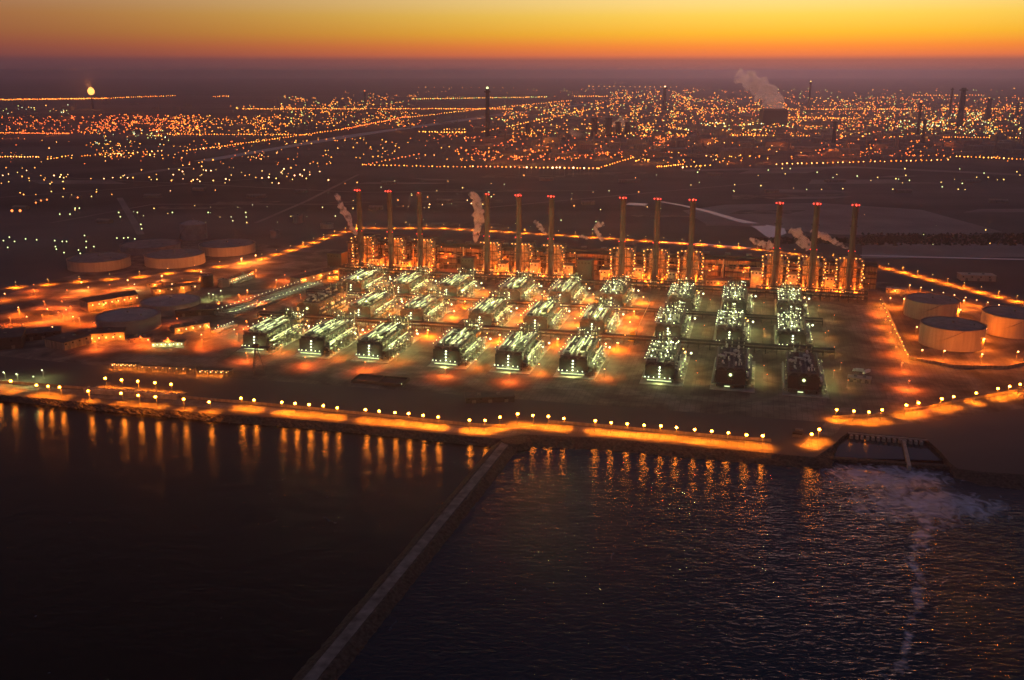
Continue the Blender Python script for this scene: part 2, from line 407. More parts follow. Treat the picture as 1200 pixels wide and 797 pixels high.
# open canals; the pink sky reflection is put into their pale base colour
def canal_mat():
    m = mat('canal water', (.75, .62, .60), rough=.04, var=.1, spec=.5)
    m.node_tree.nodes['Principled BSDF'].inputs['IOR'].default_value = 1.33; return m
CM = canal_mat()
cl = [(768, 235.5, 6), (800, 241, 9), (830, 248, 14), (860, 257, 16), (880, 262, 20), (893, 266, 36), (908, 272, 60), (913, 277, 46)]
vs = []
for x, y, w in cl:
    p = at(x, y); vs += [p + Vector((w * .5, w * .7, .4)), p + Vector((-w * .5, -w * .7, .4))]
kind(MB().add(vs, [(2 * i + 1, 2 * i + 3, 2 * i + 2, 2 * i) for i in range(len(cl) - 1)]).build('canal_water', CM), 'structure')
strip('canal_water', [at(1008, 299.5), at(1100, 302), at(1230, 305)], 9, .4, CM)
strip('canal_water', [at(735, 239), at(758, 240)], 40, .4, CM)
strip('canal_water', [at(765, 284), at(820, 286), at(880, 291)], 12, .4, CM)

# ------------------------------------------------------------------ quay lamps
def lamp_post(name, label, cat, h, head_r, m, ldata, group, arm=1.5, lrot=(0, 0, 0)):
    t = thing(name, label, cat, (0, 0, 0), 0, group)
    mb = MB(); mb.rod((0, 0, 0), (0, 0, h), .16, 6, .09); mb.rod((0, 0, h), (0, -arm, h + .3), .08, 5); mb.box(-.35, .35, -.35, .35, 0, .5)
    mb.build('pole', M['steel'], t)
    hb = MB(); hb.ball((0, -arm, h + .2), head_r, 10, .75); hb.build('lamp_head', m, t, True)
    if ldata: light(ldata, (0, -arm, h - head_r * .75 - .35), t, lrot)
    return t
quay_px = [(-22, 441), (-4, 443), (14, 446.5), (44, 451), (57, 452), (71, 454), (104, 458), (143, 461), (163, 463), (183, 465), (215.5, 468), (246, 470.6), (283, 466), (298.5, 468), (330, 471), (346, 472.5), (362.5, 474), (379, 475.5),
           (395, 477), (429, 480), (445, 482), (462.5, 483), (479, 484.5), (496, 486), (514, 488), (550, 491.5), (568, 492.5), (585.5, 489)]
east_px = [(606, 484.6), (625, 486), (642.5, 488), (661, 489.6), (697, 493), (716, 494.6), (735, 496), (755, 497.7), (774, 499), (793, 500.7), (814, 503), (833.5, 505), (853, 507), (874, 508.6), (894, 510.5)]
bridge_px = [(950, 509), (960, 503), (980, 479.5), (1000.5, 481.5), (1018, 483), (1033, 480.5), (1061, 475), (1076, 472.5), (1103, 467.5), (1117, 465), (1143, 460), (1169, 455), (1182, 453), (1194.5, 450.5), (1214, 447), (1232, 443)]
QD = lamp_data('quay lamp light', (1, .21, .006), 38000, .9, 116, .4)
q0 = lamp_post('quay_lamp', '', 'lamp post', 10, 1.15, M['g_quay'], QD, 'sodium lamps along the quay')
# light leans out over the water
def place_lamps(pxs, z, proto, fmt, rev=False, group=None, first=False, jitter=True):
    n = len(pxs)
    for i, (x, y) in enumerate(pxs):
        p = at(x, y, z); p.z = 0
        lab = fmt % nth(n - 1 - i if rev else i)
        if first: proto.location = p; proto['label'] = lab; first = False
        else: q = R.uniform(.88, 1.1); dup(proto, p, R.uniform(-.3, .3), lab, group, (q, q, R.uniform(.95, 1.05)))
place_lamps(quay_px, 10, q0, 'glowing quay lamp, %s to the left of the causeway head', True, first=True)
place_lamps(east_px, 10, q0, 'glowing quay lamp, %s to the right of the causeway head')
place_lamps(bridge_px, 10, q0, 'glowing road lamp, %s along the road past the outfall basin', group='lamps along the outfall road')
# quay wall behind the lamps
def wallrun(name, label, pts, w, h, m, z0=0):
    mb = MB()
    for a, b in zip(pts, pts[1:]): slab_along(mb, a, b, w, z0, h)
    return tag(mb.build(name, m), label, 'wall')
wallrun('quay_wall', 'long low boundary wall behind the lamps left of the causeway', [p + Vector((0, 13, 0)) for p in QUAY[:3]] + [p + Vector((2, 12, 0)) for p in QUAY[5:10]], .6, 2.6, M['clad'])
wallrun('quay_wall', 'long low boundary wall behind the lamps right of the causeway', [p + Vector((2, 12, 0)) for p in QUAY[10:]], .6, 2.6, M['clad'])
wallrun('road_wall', 'boundary wall beside the road behind the outfall basin', [p + Vector((2, 12, 0)) for p in QR[2:]], .6, 2.6, M['clad'])

# ------------------------------------------------------------------ chimneys
def make_chimney():
    t = thing('chimney', '', 'chimney', (0, 0, 0), ANG, 'chimneys in front of the boiler houses')
    s = MB(); s.lathe([(6.2, 0), (5.6, 12), (4.9, 45), (4.4, 90), (4.1, 124), (4.3, 124.2), (4.3, 127), (3.4, 127), (3.4, 122)], 28); s.build('shaft', M['shaft'], t, True)
    MB().lathe([(4.42, 108), (4.2, 124)], 28, cap=False).build('soot_band', M['dark'], t, True); MB().lathe([(5.08, 40), (4.96, 45)], 28, cap=False).build('paint_band', M['dark'], t, True)
    for z in (30, 61, 96, 122.5):
        b = MB(); b.lathe([(4.2, 0), (6.3, 0), (6.3, .35), (4.2, .35)], 20, (0, 0, z), False)
        for k in range(20):
            w = 2 * PI * k / 20; b.rod((6.2 * math.cos(w), 6.2 * math.sin(w), z), (6.2 * math.cos(w), 6.2 * math.sin(w), z + 1.3), .07, 4)
        b.lathe([(6.15, 1.25), (6.3, 1.25), (6.3, 1.4), (6.15, 1.4)], 20, (0, 0, z), False)
        b.build('platform', M['dark'], t)
    l = MB()
    for x in (-.35, .35): l.rod((x, -6.4, 2), (x, -4.6, 122), .07, 4)
    for k in range(80): l.rod((-.35, -6.4 + k * .0225, 2 + k * 1.5), (.35, -6.4 + k * .0225, 2 + k * 1.5), .05, 3)
    l.build('ladder', M['dark'], t)
    for x, y, z, r in ((-5.6, -3.2, 125.2, .95), (0, -6.2, 125.2, 1.15), (4.4, -4.4, 125.2, .9), (-5, -3.8, 63, .62), (4.8, -4, 63, .5)):
        MB().ball((x, y, z), r, 10).build('beacon', M['g_red'], t, True)
    d = MB(); d.box(-2.6, 2.6, 5, 14, 10, 18); d.build('flue_duct', M['casing'], t)
    light(lamp_data('beacon light', (1, .06, .03), 9000, .4), (0, -7.5, 127.5), t)
    return t
CHU = [-284, -234, -186, -80, -31, 18, 123, 172, 221, 339, 388, 438]
CHW = .88
CHH = [1.0, 1.0, .985, 1.0, 1.0, 1.0, 1.01, 1.01, 1.01, 1.005, 1.01, 1.01]
GR = ['far left', 'centre left', 'centre right', 'far right']
ch0 = make_chimney()
for i, u in enumerate(CHU):
    lab = 'tall concrete chimney with red beacons, %s of the %s trio' % (['left one', 'middle one', 'right one'][i % 3], GR[i // 3])
    p = fr(u, 450)
    if i == 0: ch0.location = p; ch0['label'] = lab; ch0.scale = (CHW, CHW, CHH[0]); o = ch0
    else: o = dup(ch0, p, ANG, lab, scale=(CHW, CHW, CHH[i]))
    if i in (2, 3):
        kids = [c for c in o.children if c.name.startswith('beacon')]
        for c in (kids[:3] if i == 2 else kids[:2]): bpy.data.objects.remove(c)
        o['label'] = 'tall concrete chimney with an unlit top, right one of the far left trio' if i == 2 else 'tall concrete chimney with a single dim red beacon, left of the centre left trio'

# ------------------------------------------------------------------ boiler houses
BL1 = lamp_data('boiler base light', (1, .13, .005), 50000, .5)
HD = lamp_data('facade flood light', (1, .16, .006), 13000, .4); HR = lamp_data('hall wall light', (1, .11, .004), 32000, .4)
BL2 = lamp_data('boiler stair light', (1, .15, .006), 10000, .4)
def make_boiler(var):
    t = thing('boiler_house', '', 'boiler house', (0, 0, 0), ANG, 'boiler houses behind the chimneys')
    b = MB(); b.box(-11, 11, 14, 38, 6, 44); b.box(-8, 8, 16, 36, 44, 49); b.build('casing', M['casing'], t)
    r = MB()
    for k in range(9): r.box(-11.25, 11.25, 13.7, 38.3, 8 + k * 4.2, 8.4 + k * 4.2)
    for k in range(8): r.box(-10.9 + k * 3, -10.6 + k * 3, 13.6, 13.95, 6, 44)
    r.build('stiffener', M['steel'], t)
    f = MB()
    for x in (-15, -5.5, 5.5, 15):
        for y in (9, 25, 42): f.box(x - .35, x + .35, y - .35, y + .35, 0, 50)
    for z in (12, 24, 37, 50):
        for y in (9, 25, 42): f.box(-15, 15, y - .25, y + .25, z - .35, z + .35)
        for x in (-15, -5.5, 5.5, 15): f.box(x - .22, x + .22, 9, 42, z - .3, z + .3)
    for x in (-15, 15):
        for z0, z1 in ((0, 12), (12, 24), (24, 37), (37, 50)):
            f.rod((x, 9, z0), (x, 25, z1), .2, 4); f.rod((x, 42, z0), (x, 25, z1), .2, 4)
    for z0, z1 in ((0, 12), (12, 24), (24, 37), (37, 50)):
        f.rod((-15, 9, z0), (-5.5, 9, z1), .18, 4); f.rod((15, 9, z0), (5.5, 9, z1), .18, 4)
    f.build('frame', M['dark'], t)
    for z in (12.4, 24.4, 37.4):
        p = MB(); p.box(-15, 15, 8.6, 13.4, z, z + .15); p.box(-15, -11.5, 13.5, 42, z, z + .15); p.box(11.5, 15, 13.5, 42, z, z + .15)
        p.build('platform', M['steel'], t)
    p = MB(); p.box(-15, 15, 8.6, 16, 50.4, 50.6)
    for k in range(16): p.rod((-15 + 2 * k, 8.7, 50.5), (-15 + 2 * k, 8.7, 51.8), .06, 3)
    p.rod((-15, 8.7, 51.8), (15, 8.7, 51.8), .07, 4); p.build('platform', M['steel'], t)
    for sx in (-1, 1):
        if var == 1 and sx == -1: continue
        s = MB(); x = sx * 17.2
        for a in (-1.6, 1.6):
            for y in (4.5, 8.5): s.box(x + a - .15, x + a + .15, y - .15, y + .15, 0, 50)
        for k in range(13):
            z = k * 3.9; s.box(x - 1.6, x + 1.6, 4.5, 8.5, z, z + .12); q = 1 if k % 2 else -1
            s.add([(x - .6, 6.5 - 2 * q, z), (x + .6, 6.5 - 2 * q, z), (x + .6, 6.5 + 2 * q, z + 3.9), (x - .6, 6.5 + 2 * q, z + 3.9)], [(0, 1, 2, 3)])
        s.build('stair_tower', M['steel'], t)
        for k in range(11):
            z = 3.5 + k * 4.5 + R.uniform(-1, 1)
            MB().ball((x + R.uniform(-1.6, 1.6), 4, z), R.choice([.45, .6, .8]), 8).build('lamp', M['g_boil'] if R.random() < .7 else M['g_sod'], t, True)
        light(BL2, (x - sx * 1.2, 2.5, 13), t); light(BL2, (x - sx * 1.5, 2.5, 33), t)
    for k in range(6 if var != 2 else 3):
        MB().ball((-13 + k * 5.2, 7.8, 50.8 + R.uniform(-.6, .6)), R.choice([.5, .65, .8]), 8).build('lamp', M['g_boil'], t, True)
    for k in range(10):
        MB().ball((R.uniform(-19, 19), R.uniform(-6, 4), R.uniform(2.5, 8)), R.choice([.55, .75, 1.0]), 8).build('lamp', M['g_boil'] if k % 3 else M['g_sod'], t, True)
    light(BL1, (-12, -1, 9), t); light(BL1, (12, -1, 9), t); light(BL2, (0, 4, 46), t)
    for k, (x0, x1, y0, y1, z) in enumerate(((-19, -12, -8, 4, 6), (10, 18, -6, 5, 5), (-6, 5, -14, -8, 4))):
        MB().box(x0, x1, y0, y1, 0, z).build('fan_house' if k < 2 else 'pump_house', M['casing'], t)
    rb_ = random.Random(90 + var)
    for k in range(16):
        x, y, h_ = rb_.uniform(-24, 24), rb_.uniform(-22, 3), rb_.uniform(3, 15); q = rb_.random(); p = MB()
        if q < .4: p.box(x - 1.6, x + 1.6, y - 1.5, y + 1.5, 0, h_ * .6); p.box(x - .8, x + .8, y - .8, y + .8, h_ * .6, h_ * .8)
        elif q < .7: p.rod((x, y, 0), (x, y, h_), 1.1, 10, .9); p.rod((x, y, h_ * .8), (x + rb_.uniform(-8, 8), y, h_ * .8), .4, 6)
        else: p.rod((x, y, h_), (x + rb_.uniform(6, 12), y, h_), .8, 8); p.rod((x, y, 0), (x, y, h_), .35, 5); p.rod((x + 6, y, 0), (x + 6, y, h_), .35, 5)
        p.build(('filter_box', 'stack_vessel', 'duct')[0 if q < .4 else 1 if q < .7 else 2], M[rb_.choice(['casing', 'steel', 'pipe'])], t)
        if k % 2: MB().ball((x, y - 2, h_ + .5), rb_.choice([.4, .55, .7]), 8).build('lamp', M['g_boil'], t, True)
    f = MB()
    for k in range(9):
        x = -24 + k * 6
        for y in (-20, -16): f.box(x - .25, x + .25, y - .25, y + .25, 0, 11)
        f.box(x - .2, x + .2, -20, -16, 10.6, 11)
    for z in (5.5, 11): f.box(-24, 24, -20.2, -19.8, z - .2, z + .2)
    for y in (-19, -18, -17): f.rod((-24, y, 11.6), (24, y, 11.6), .4, 6)
    f.build('front_rack', M['dark'], t)
    d = MB(); d.rod((-9, 2, 3), (-9, 12, 16), 1.6, 10); d.rod((9, 2, 3), (9, 12, 16), 1.6, 10); d.rod((-18, -3, 9), (18, -3, 9), 1.1, 8); d.build('air_duct', M['pipe'], t)
    return t
protos = {}
for i, u in enumerate(CHU):
    var = [0, 1, 1, 1, 1, 1, 0, 0, 0, 0, 0, 0][i]
    lab = 'lit steel boiler house behind the %s chimney of the %s trio' % (['left', 'middle', 'right'][i % 3], GR[i // 3])
    if var not in protos: protos[var] = o = make_boiler(var); o.location = fr(u, 452); o['label'] = lab
    else: o = dup(protos[var], fr(u, 452), ANG, lab)

# turbine hall
t = thing('turbine_hall', 'long dark turbine hall running behind all the boiler houses', 'turbine hall', fr(0, 503), ANG)
MB().box(-330, 480, 2, 42, 0, 33).build('wall', M['clad'], t)
r = MB(); r.box(-332, 482, 0, 44, 33, 34); r.box(-330, 480, 8, 36, 34.002, 37.5)
r.build('roof', M['roof'], t)
for k in range(54):
    x = -326 + k * 15; MB().box(x, x + 10, 1.75, 2.2, 20 if k % 3 else 8, 26).build('window', M['win'], t)
for k in range(26): MB().box(-322 + k * 31, -314 + k * 31, 17, 25, 37.5, 40).build('roof_vent', M['steel'], t)
rb = MB()
for k in range(163): rb.box(-329.8 + k * 5, -329.5 + k * 5, 1.7, 2.0, 0, 32.9)
rb.build('wall_rib', M['clad'], t)
for k in range(17):
    x = -300 + k * 46; light(HR, (x, -12, 20), t); MB().ball((x, -.6, 18), .6, 8).build('lamp', M['g_yel'], t, True)
ff = MB()
for k in range(102):
    x = -328 + k * 8; ff.box(x - .25, x + .25, -4.2, -3.8, 0, 34)
for z in (8, 16, 24, 33): ff.box(-328, 480, -4.25, -3.75, z - .3, z + .3); ff.box(-328, 480, -4, 1.6, z - .1, z + .05)
for k in range(50): x = -328 + k * 16; ff.rod((x, -4, 0 if k % 2 else 16), (x + 8, -4, 16 if k % 2 else 33), .2, 4)
ff.build('facade_frame', M['dark'], t)
RH = random.Random(5)
for k in range(70):
    x, z = RH.uniform(-320, 470), RH.uniform(4, 30); p = MB(); q = RH.random()
    if q < .45: p.rod((x, -6, 0), (x, -6, z + 8), RH.uniform(.6, 1.7), 8)
    elif q < .8: p.rod((x, -6.5, z), (x + RH.uniform(8, 26), -6.5, z), RH.uniform(.5, 1.3), 8)
    else: p.box(x, x + RH.uniform(4, 10), -10, -5, 0, RH.uniform(5, 17))
    p.build('duct', M[RH.choice(['casing', 'steel', 'pipe', 'dark'])], t)
for k in range(70): MB().ball((RH.uniform(-325, 475), -5.2, RH.choice([7, 15, 23, 32]) + 2), RH.choice([.35, .5, .7]), 8).build('lamp', M['g_boil'], t, True)
# electrical and duct buildings between the boilers
def aux(u, v, w, d, h, label, m='casing', e=True, lp=True):
    t = thing('switchgear_building', label, 'building', fr(u, v), ANG, 'switchgear buildings between the boilers')
    MB().box(-w / 2, w / 2, 0, d, 0, h).build('wall', M[m], t)
    MB().box(-w / 2 - .4, w / 2 + .4, -.4, d + .4, h + .003, h + .6).build('roof', M['roof'], t)
    for k in range(max(2, int(w // 5))):
        x = -w / 2 + 2.5 + k * 5; MB().box(x - 1, x + 1, -.12, .1, 2, 4.6).build('door', M['steel'], t)
        MB().box(x - 1, x + 1, -.12, .1, h - 4.5, h - 2.5).build('window', M['win'], t)
    if lp:
        MB().ball((-w / 2 + .5, -1.2, h - 1.4), .6, 8).build('lamp', M['g_yel'], t, True)
        MB().ball((w / 2 - 1, -1.2, h * .3), .6, 8).build('lamp', M['g_sod'], t, True)
        light(HD, (0, -7, h * .55), t)
    return t
for u, w, h, s in ((-258, 12, 20, 'between the two left chimneys of the far left trio'), (-210, 10, 18, 'between the two right chimneys of the far left trio'), (-56, 11, 22, 'between the two left chimneys of the centre left trio'),
                   (-7, 12, 26, 'between the two right chimneys of the centre left trio'), (45, 14, 24, 'just right of the centre left trio of chimneys'), (98, 13, 20, 'just left of the centre right trio of chimneys'),
                   (148, 11, 26, 'between the two left chimneys of the centre right trio'), (197, 11, 22, 'between the two right chimneys of the centre right trio'), (314, 15, 30, 'just left of the far right trio of chimneys'),
                   (363, 11, 27, 'between the two left chimneys of the far right trio'), (413, 11, 26, 'between the two right chimneys of the far right trio')):
    aux(u, 448, w, 18, h, 'floodlit orange switchgear building ' + s)
aux(70, 440, 22, 20, 34, 'tall dark unlit building right of the centre left chimney trio', 'dark', lp=False)
aux(-110, 445, 20, 20, 28, 'dark unlit building left of the centre left chimney trio', 'dark', lp=False)
aux(-330, 450, 24, 25, 24, 'dark unlit building at the left end of the boiler line', 'dark', lp=False)
aux(262, 452, 34, 20, 12, 'low dim building in the gap before the far right trio', 'clad')
# pipe racks: one before the boilers, two between the unit rows
def rack(label, u0, u1, v, z, rows=5, m='dark', vslope=0):
    L = u1 - u0
    t = thing('pipe_rack', label, 'pipe rack', fr(u0, v), ANG, 'long pipe racks across the plant')
    f = MB(); n = int(L / 12)
    for k in range(n + 1):
        x = L * k / n
        for y in (0, 8): f.box(x - .3, x + .3, y - .3, y + .3, 0, z)
        f.box(x - .25, x + .25, -1, 9, z - .3, z + .1); f.box(x - .25, x + .25, -1, 9, z * .62 - .3, z * .62 + .1)
        if k < n: f.rod((x, 0, 0), (L * (k + 1) / n, 0, z), .13, 4)
    f.build('frame', M['dark'], t)
    for k in range(rows):
        r = [.55, .9, .45, .7, .5, .8][k % 6]
        MB().rod((0, .3 + 7.5 * k / max(1, rows - 1), z + .1 + r), (L, .3 + 7.5 * k / max(1, rows - 1), z + .1 + r), r, 8).build('pipe', M[m] if k % 2 else M['steel'], t)
    for k in range(3): MB().rod((0, 1.5 + 2.6 * k, z * .62 + .6), (L, 1.5 + 2.6 * k, z * .62 + .6), .45, 6).build('pipe', M['dark'], t)
    return t
rack('long dark pipe rack between the front and middle evaporator rows', -290, 400, 131, 8, 6)
rack('long dark pipe rack between the middle and back evaporator rows', -290, 395, 268, 8, 5)
rack('long pipe rack between the back evaporator row and the boilers', -320, 460, 408, 10, 6)

# ------------------------------------------------------------------ evaporator units
E1 = lamp_data('unit side light', GRN, 13000, .4); E2 = lamp_data('unit roof light', GRN, 6000, .4); E3 = lamp_data('unit front light', GRN, 4500, .4)
E4 = lamp_data('unit dim roof light', GRN, 2600, .4)
def make_unit(v):
    R2 = random.Random(50 + v)
    t = thing('evaporator_unit', '', 'evaporator', (0, 0, 0), ANG, 'evaporator units in three rows')
    dark = v == 9; clut = v in (3, 4, 9)
    MB().box(-19, 24, -7, 100, .05, .5).build('plinth', M['conc'], t)
    b = MB(); b.box(-14, 14, 3, 80, 5, 16)
    for k in range(3): b.rod((-9.2 + 9.2 * k, 3.4, 16), (-9.2 + 9.2 * k, 79, 16), 4.3, 12)
    b.build('evaporator_body', M['evap'], t)
    s = MB()
    for k in range(9):
        y = 5 + k * 9; s.box(-14.5, 14.5, y, y + .9, 4.8, 16.2); s.box(-14, 14, y + .05, y + .8, 16.2, 20.6)
    s.build('stiffener', M['steel'], t)
    s = MB()
    for k in range(8):
        for x in (-13, -4.5, 4.5, 13): s.box(x - .5, x + .5, 4 + k * 10.6, 5 + k * 10.6, .5, 5)
    s.build('support_frame', M['dark'], t)
    # end plate with its stair and gallery
    e = MB(); e.box(-14.5, 14.5, 2.2, 3, 4.6, 17.5)
    e.build('end_plate', M['dark'], t)
    g = MB(); g.box(-16, 16, -1, 2, 4.2, 4.4); g.rod((-16, -1, 5.5), (16, -1, 5.5), .07, 4)
    for k in range(17): g.rod((-16 + 2 * k, -1, 4.4), (-16 + 2 * k, -1, 5.5), .06, 3)
    for z in (9, 13.3): g.box(-3, 3, .3, 2.1, z, z + .15); g.rod((-3, .3, z + 1.1), (3, .3, z + 1.1), .06, 4)
    for q in (-1.2, 1.2): g.rod((q, .2, .5), (q, 1.6, 17), .1, 4)
    g.build('end_gallery', M['steel'], t)
    # long roof pipes
    for k in range(0 if clut else 6):
        if k in (1, 4): continue
        x = -12.5 + k * 4.6 + R2.uniform(-.5, .5); y0 = 6 + R2.choice([0, 4, 12, 20]); y1 = 78 - R2.choice([0, 6, 14, 24]); r = R2.choice([.7, .9, 1.15])
        p = MB(); p.rod((x, y0, 21.4), (x, y1, 21.4), r, 8); p.rod((x, y0, 21.4), (x, y0, 15), r, 8); p.rod((x, y1, 21.4), (x, y1, 15), r, 8)
        for q in range(4): p.lathe([(r * 1.45, -.25), (r * 1.45, .25)], 8, (x, y0 + (y1 - y0) * (q + .5) / 4, 21.4))
        p.build('roof_pipe', M['pale'], t)
    if 1:
        for k in range(26 if clut else 11):
            x, y, L_ = R2.uniform(-12, 12), R2.uniform(8, 76), R2.uniform(3, 11); p = MB(); q = R2.random(); z = R2.uniform(19, 23); r = R2.uniform(.5, 1.3)
            if q < .4: p.rod((x, y, z), (x, y + L_, z), r, 8); p.rod((x, y + L_, z), (x, y + L_, 15), r, 6)
            elif q < .7: p.rod((x, y, z), (max(-14, x - L_), y, z), r, 8); p.rod((x, y, z), (x, y, 15), r, 6)
            else: p.rod((x, y, 15), (x, y, z + 3), r * 1.3, 8, r * .8)
            p.build('roof_pipe', M['pale'], t)
    w = MB()
    for x in (-14.6, -2.2, 2.4, 14.6):
        w.box(x - .8, x + .8, 4, 80, 20.2, 20.35); w.rod((x - .8, 4, 21.4), (x - .8, 80, 21.4), .06, 4)
        for k in range(16): w.rod((x - .8, 4 + k * 5, 16), (x - .8, 4 + k * 5, 21.4), .07, 4)
    w.build('roof_walkway', M['steel'], t)
    # side gallery with pumps and pipes on the right
    g = MB()
    for z in (5.5, 10.5):
        g.box(14.6, 20.5, 3, 84, z, z + .15); g.rod((20.4, 3, z + 1.2), (20.4, 84, z + 1.2), .08, 4)
    for k in range(10):
        y = 4 + k * 8.8
        for x in (20.3,): g.box(x - .2, x + .2, y - .2, y + .2, .5, 11.7)
        g.rod((14.6, y, 5.5), (20.3, y, 5.5), .15, 4)
    g.build('side_gallery', M['steel'], t)
    for k in range(13):
        y = R2.uniform(8, 76); z = R2.choice([3.0, 6.8, 8.4, 12, 13.5]); L = R2.uniform(5, 13); x = R2.uniform(15.4, 19.5); r = R2.uniform(.45, 1.25)
        p = MB(); p.rod((x, y - L / 2, z), (x, y + L / 2, z), r, 8); p.rod((x, y, z), (14, y, z + 1.2), r * .6, 6); p.rod((x, y + L / 2, z), (x, y + L / 2, max(.6, z - 4)), r * .8, 6); p.build('side_pipe', M['pale'], t)
    if not clut:
        for k in range(4): y = 10 + k * 17 + R2.uniform(-3, 3); MB().rod((18.6, y, 14.4), (18.6, y + R2.uniform(8, 13), 14.4), .55, 6).build('glow_tube', M['g_tube'], t)  # glowing rods stand in for the brightly lit strips along the side
    for k in range(4):
        y = 9 + k * 19; p = MB(); p.rod((21.8, y, .5), (21.8, y, 3.4), 1.0, 8); p.box(20.8, 23, y + 2, y + 5, .5, 2.2); p.build('pump', M['pipe'], t)
    p = MB(); p.rod((-17, 5, 3), (-17, 95, 3), 1.1, 8); p.rod((-17, 30, 3), (-14, 30, 7), .8, 6); p.rod((-17, 62, 3), (-14, 62, 7), .8, 6); p.build('feed_pipe', M['pipe'], t)
    # vessels and ejector tower at the rear
    for k in range(3): p = MB(); p.rod((-11 + k * 9, 84, 7 + 2.2 * k), (-11 + k * 9, 101, 7 + 2.2 * k), 2.6, 14); p.box(-12 + k * 9, -10 + k * 9, 86, 99, .5, 5 + 2.2 * k); p.build('vessel', M['pipe'], t)
    f = MB()
    for x in (-12, -4, 4, 12):
        for y in (86, 94, 102): f.box(x - .25, x + .25, y - .25, y + .25, 0, 25)
    for z in (9, 15, 20.5, 25):
        for y in (86, 94, 102): f.box(-12, 12, y - .2, y + .2, z - .2, z + .2)
        for x in (-12, -4, 4, 12): f.box(x - .2, x + .2, 86, 102, z - .2, z + .2)
        if z > 9: f.box(-12, 12, 86, 90, z + .2, z + .3)
    f.build('ejector_frame', M['dark'], t)
    for k in range(5): p = MB(); x, y = R2.uniform(-11, 11), R2.uniform(87, 101); p.rod((x, y, 10), (x + R2.uniform(-3, 3), y, 27), .7, 8, .45); p.build('ejector', M['pipe'], t)
    def bulb(x, y, z, r, m='g_grn'): MB().ball((x, y, z), r, 8).build('lamp', M[m], t, True)
    def tube(x0, x1, y0, y1, z, r=.35): MB().rod((x0, y0, z), (x1, y1, z), r, 6).build('glow_tube', M['g_tube'], t)
    if dark:
        bulb(0, 1, 14, 1.5, 'g_ygr'); tube(-5, 0, -2, -2, 3, .5)
        for k in range(16): bulb(R2.choice([-15, 16, 18, 20]) + R2.uniform(-1, 1), R2.uniform(8, 100), R2.uniform(4, 22), R2.uniform(.3, .6), R2.choice(['g_ygr', 'g_tube']))
        for y in (30, 70): light(E2, (23, y, 9), t)
        light(E2, (-3, 95, 20), t)
        return t
    for z, q in ((6.5, .8), (9.8, .8), (13.2, .85), (16, .9)): bulb(0, .2 if z < 16 else 1.2, z, q)
    for x in (-10.5, -5.5, 5.5, 10.5, -14): bulb(x, -1.3, 6.2, .55)
    tube(-12, 12, -1.6, -1.6, 3.2, .5)
    for k in range(7): bulb(-15.6, 7 + k * 11 + R2.uniform(-2, 2), 23 + R2.uniform(-.5, .5), .42)
    if clut:
        for k in range(24): bulb(R2.uniform(-13, 13), R2.uniform(6, 80), R2.uniform(21, 25), R2.uniform(.35, .75))
    for x in (() if clut else (-10.4, -5.6, -.5, 4.8, 9.5)):
        for q in range(2):
            y = R2.uniform(8, 60); L = R2.uniform(9, 18); tube(x, x, y, y + L, 22.6, .62)  # long glowing rods paint the lit roof strips between the pipes
    for k in range(8): y = 7 + k * 9.5 + R2.uniform(-2, 2); (bulb(20.8, y, R2.choice([7.4, 12.6]), .5) if k % 3 == 0 else tube(20.7, 20.7, y, y + R2.uniform(3, 6), R2.choice([7.4, 12.8]), .3))
    for k in range(14): bulb(R2.uniform(-13, 13), R2.uniform(85, 103), R2.uniform(12, 27), R2.uniform(.38, .7), 'g_grn')
    for k in range(4): bulb(R2.uniform(15, 21), R2.uniform(70, 100), R2.uniform(5, 14), R2.uniform(.5, .9), R2.choice(['g_yel', 'g_grn', 'g_sod']))
    bulb(25.5, 84, 9, 1.1)
    for y in (18, 50): light(E2 if clut else E1, (23.5, y, 15), t)
    for y in (20, 55): light(E4 if clut else E2, (2.4, y, 26 if clut else 24.5), t)
    light(E3, (0, -3.5, 5.2), t); light(E1, (2, 92, 17), t); light(E2, (-17, 45, 24.5), t); light(E2, (22.5, 78, 8), t)
    return t
UP = {}
COLU = [-224, -155, -87, 0, 68, 136, 224, 293, 362]
ROWS = [(0, 'front', 1), (150, 'middle', 0), (287, 'back', 0)]
for r, (v, rn, _) in enumerate(ROWS):
    for c, u in enumerate(COLU):
        dk = (r == 0 and c >= 7) or (r == 1 and c == 0)
        key = 9 if dk else (3 + (c + r) % 2 if c >= 6 or (c, r) == (5, 2) else (c + r) % 3)
        du = [0, -6, -4][r]
        vv = v + (c - 4) * (-.6 if r == 0 else (.8 if r == 1 else 2.2))
        lab = '%s evaporator unit in the %s row, %s from the left' % ('mostly unlit' if dk else 'green lit', rn, nth(c))
        if key not in UP: o = UP[key] = make_unit(key); o.location = fr(u + du, vv); o['label'] = lab
        else: o = dup(UP[key], fr(u + du, vv), ANG, lab)

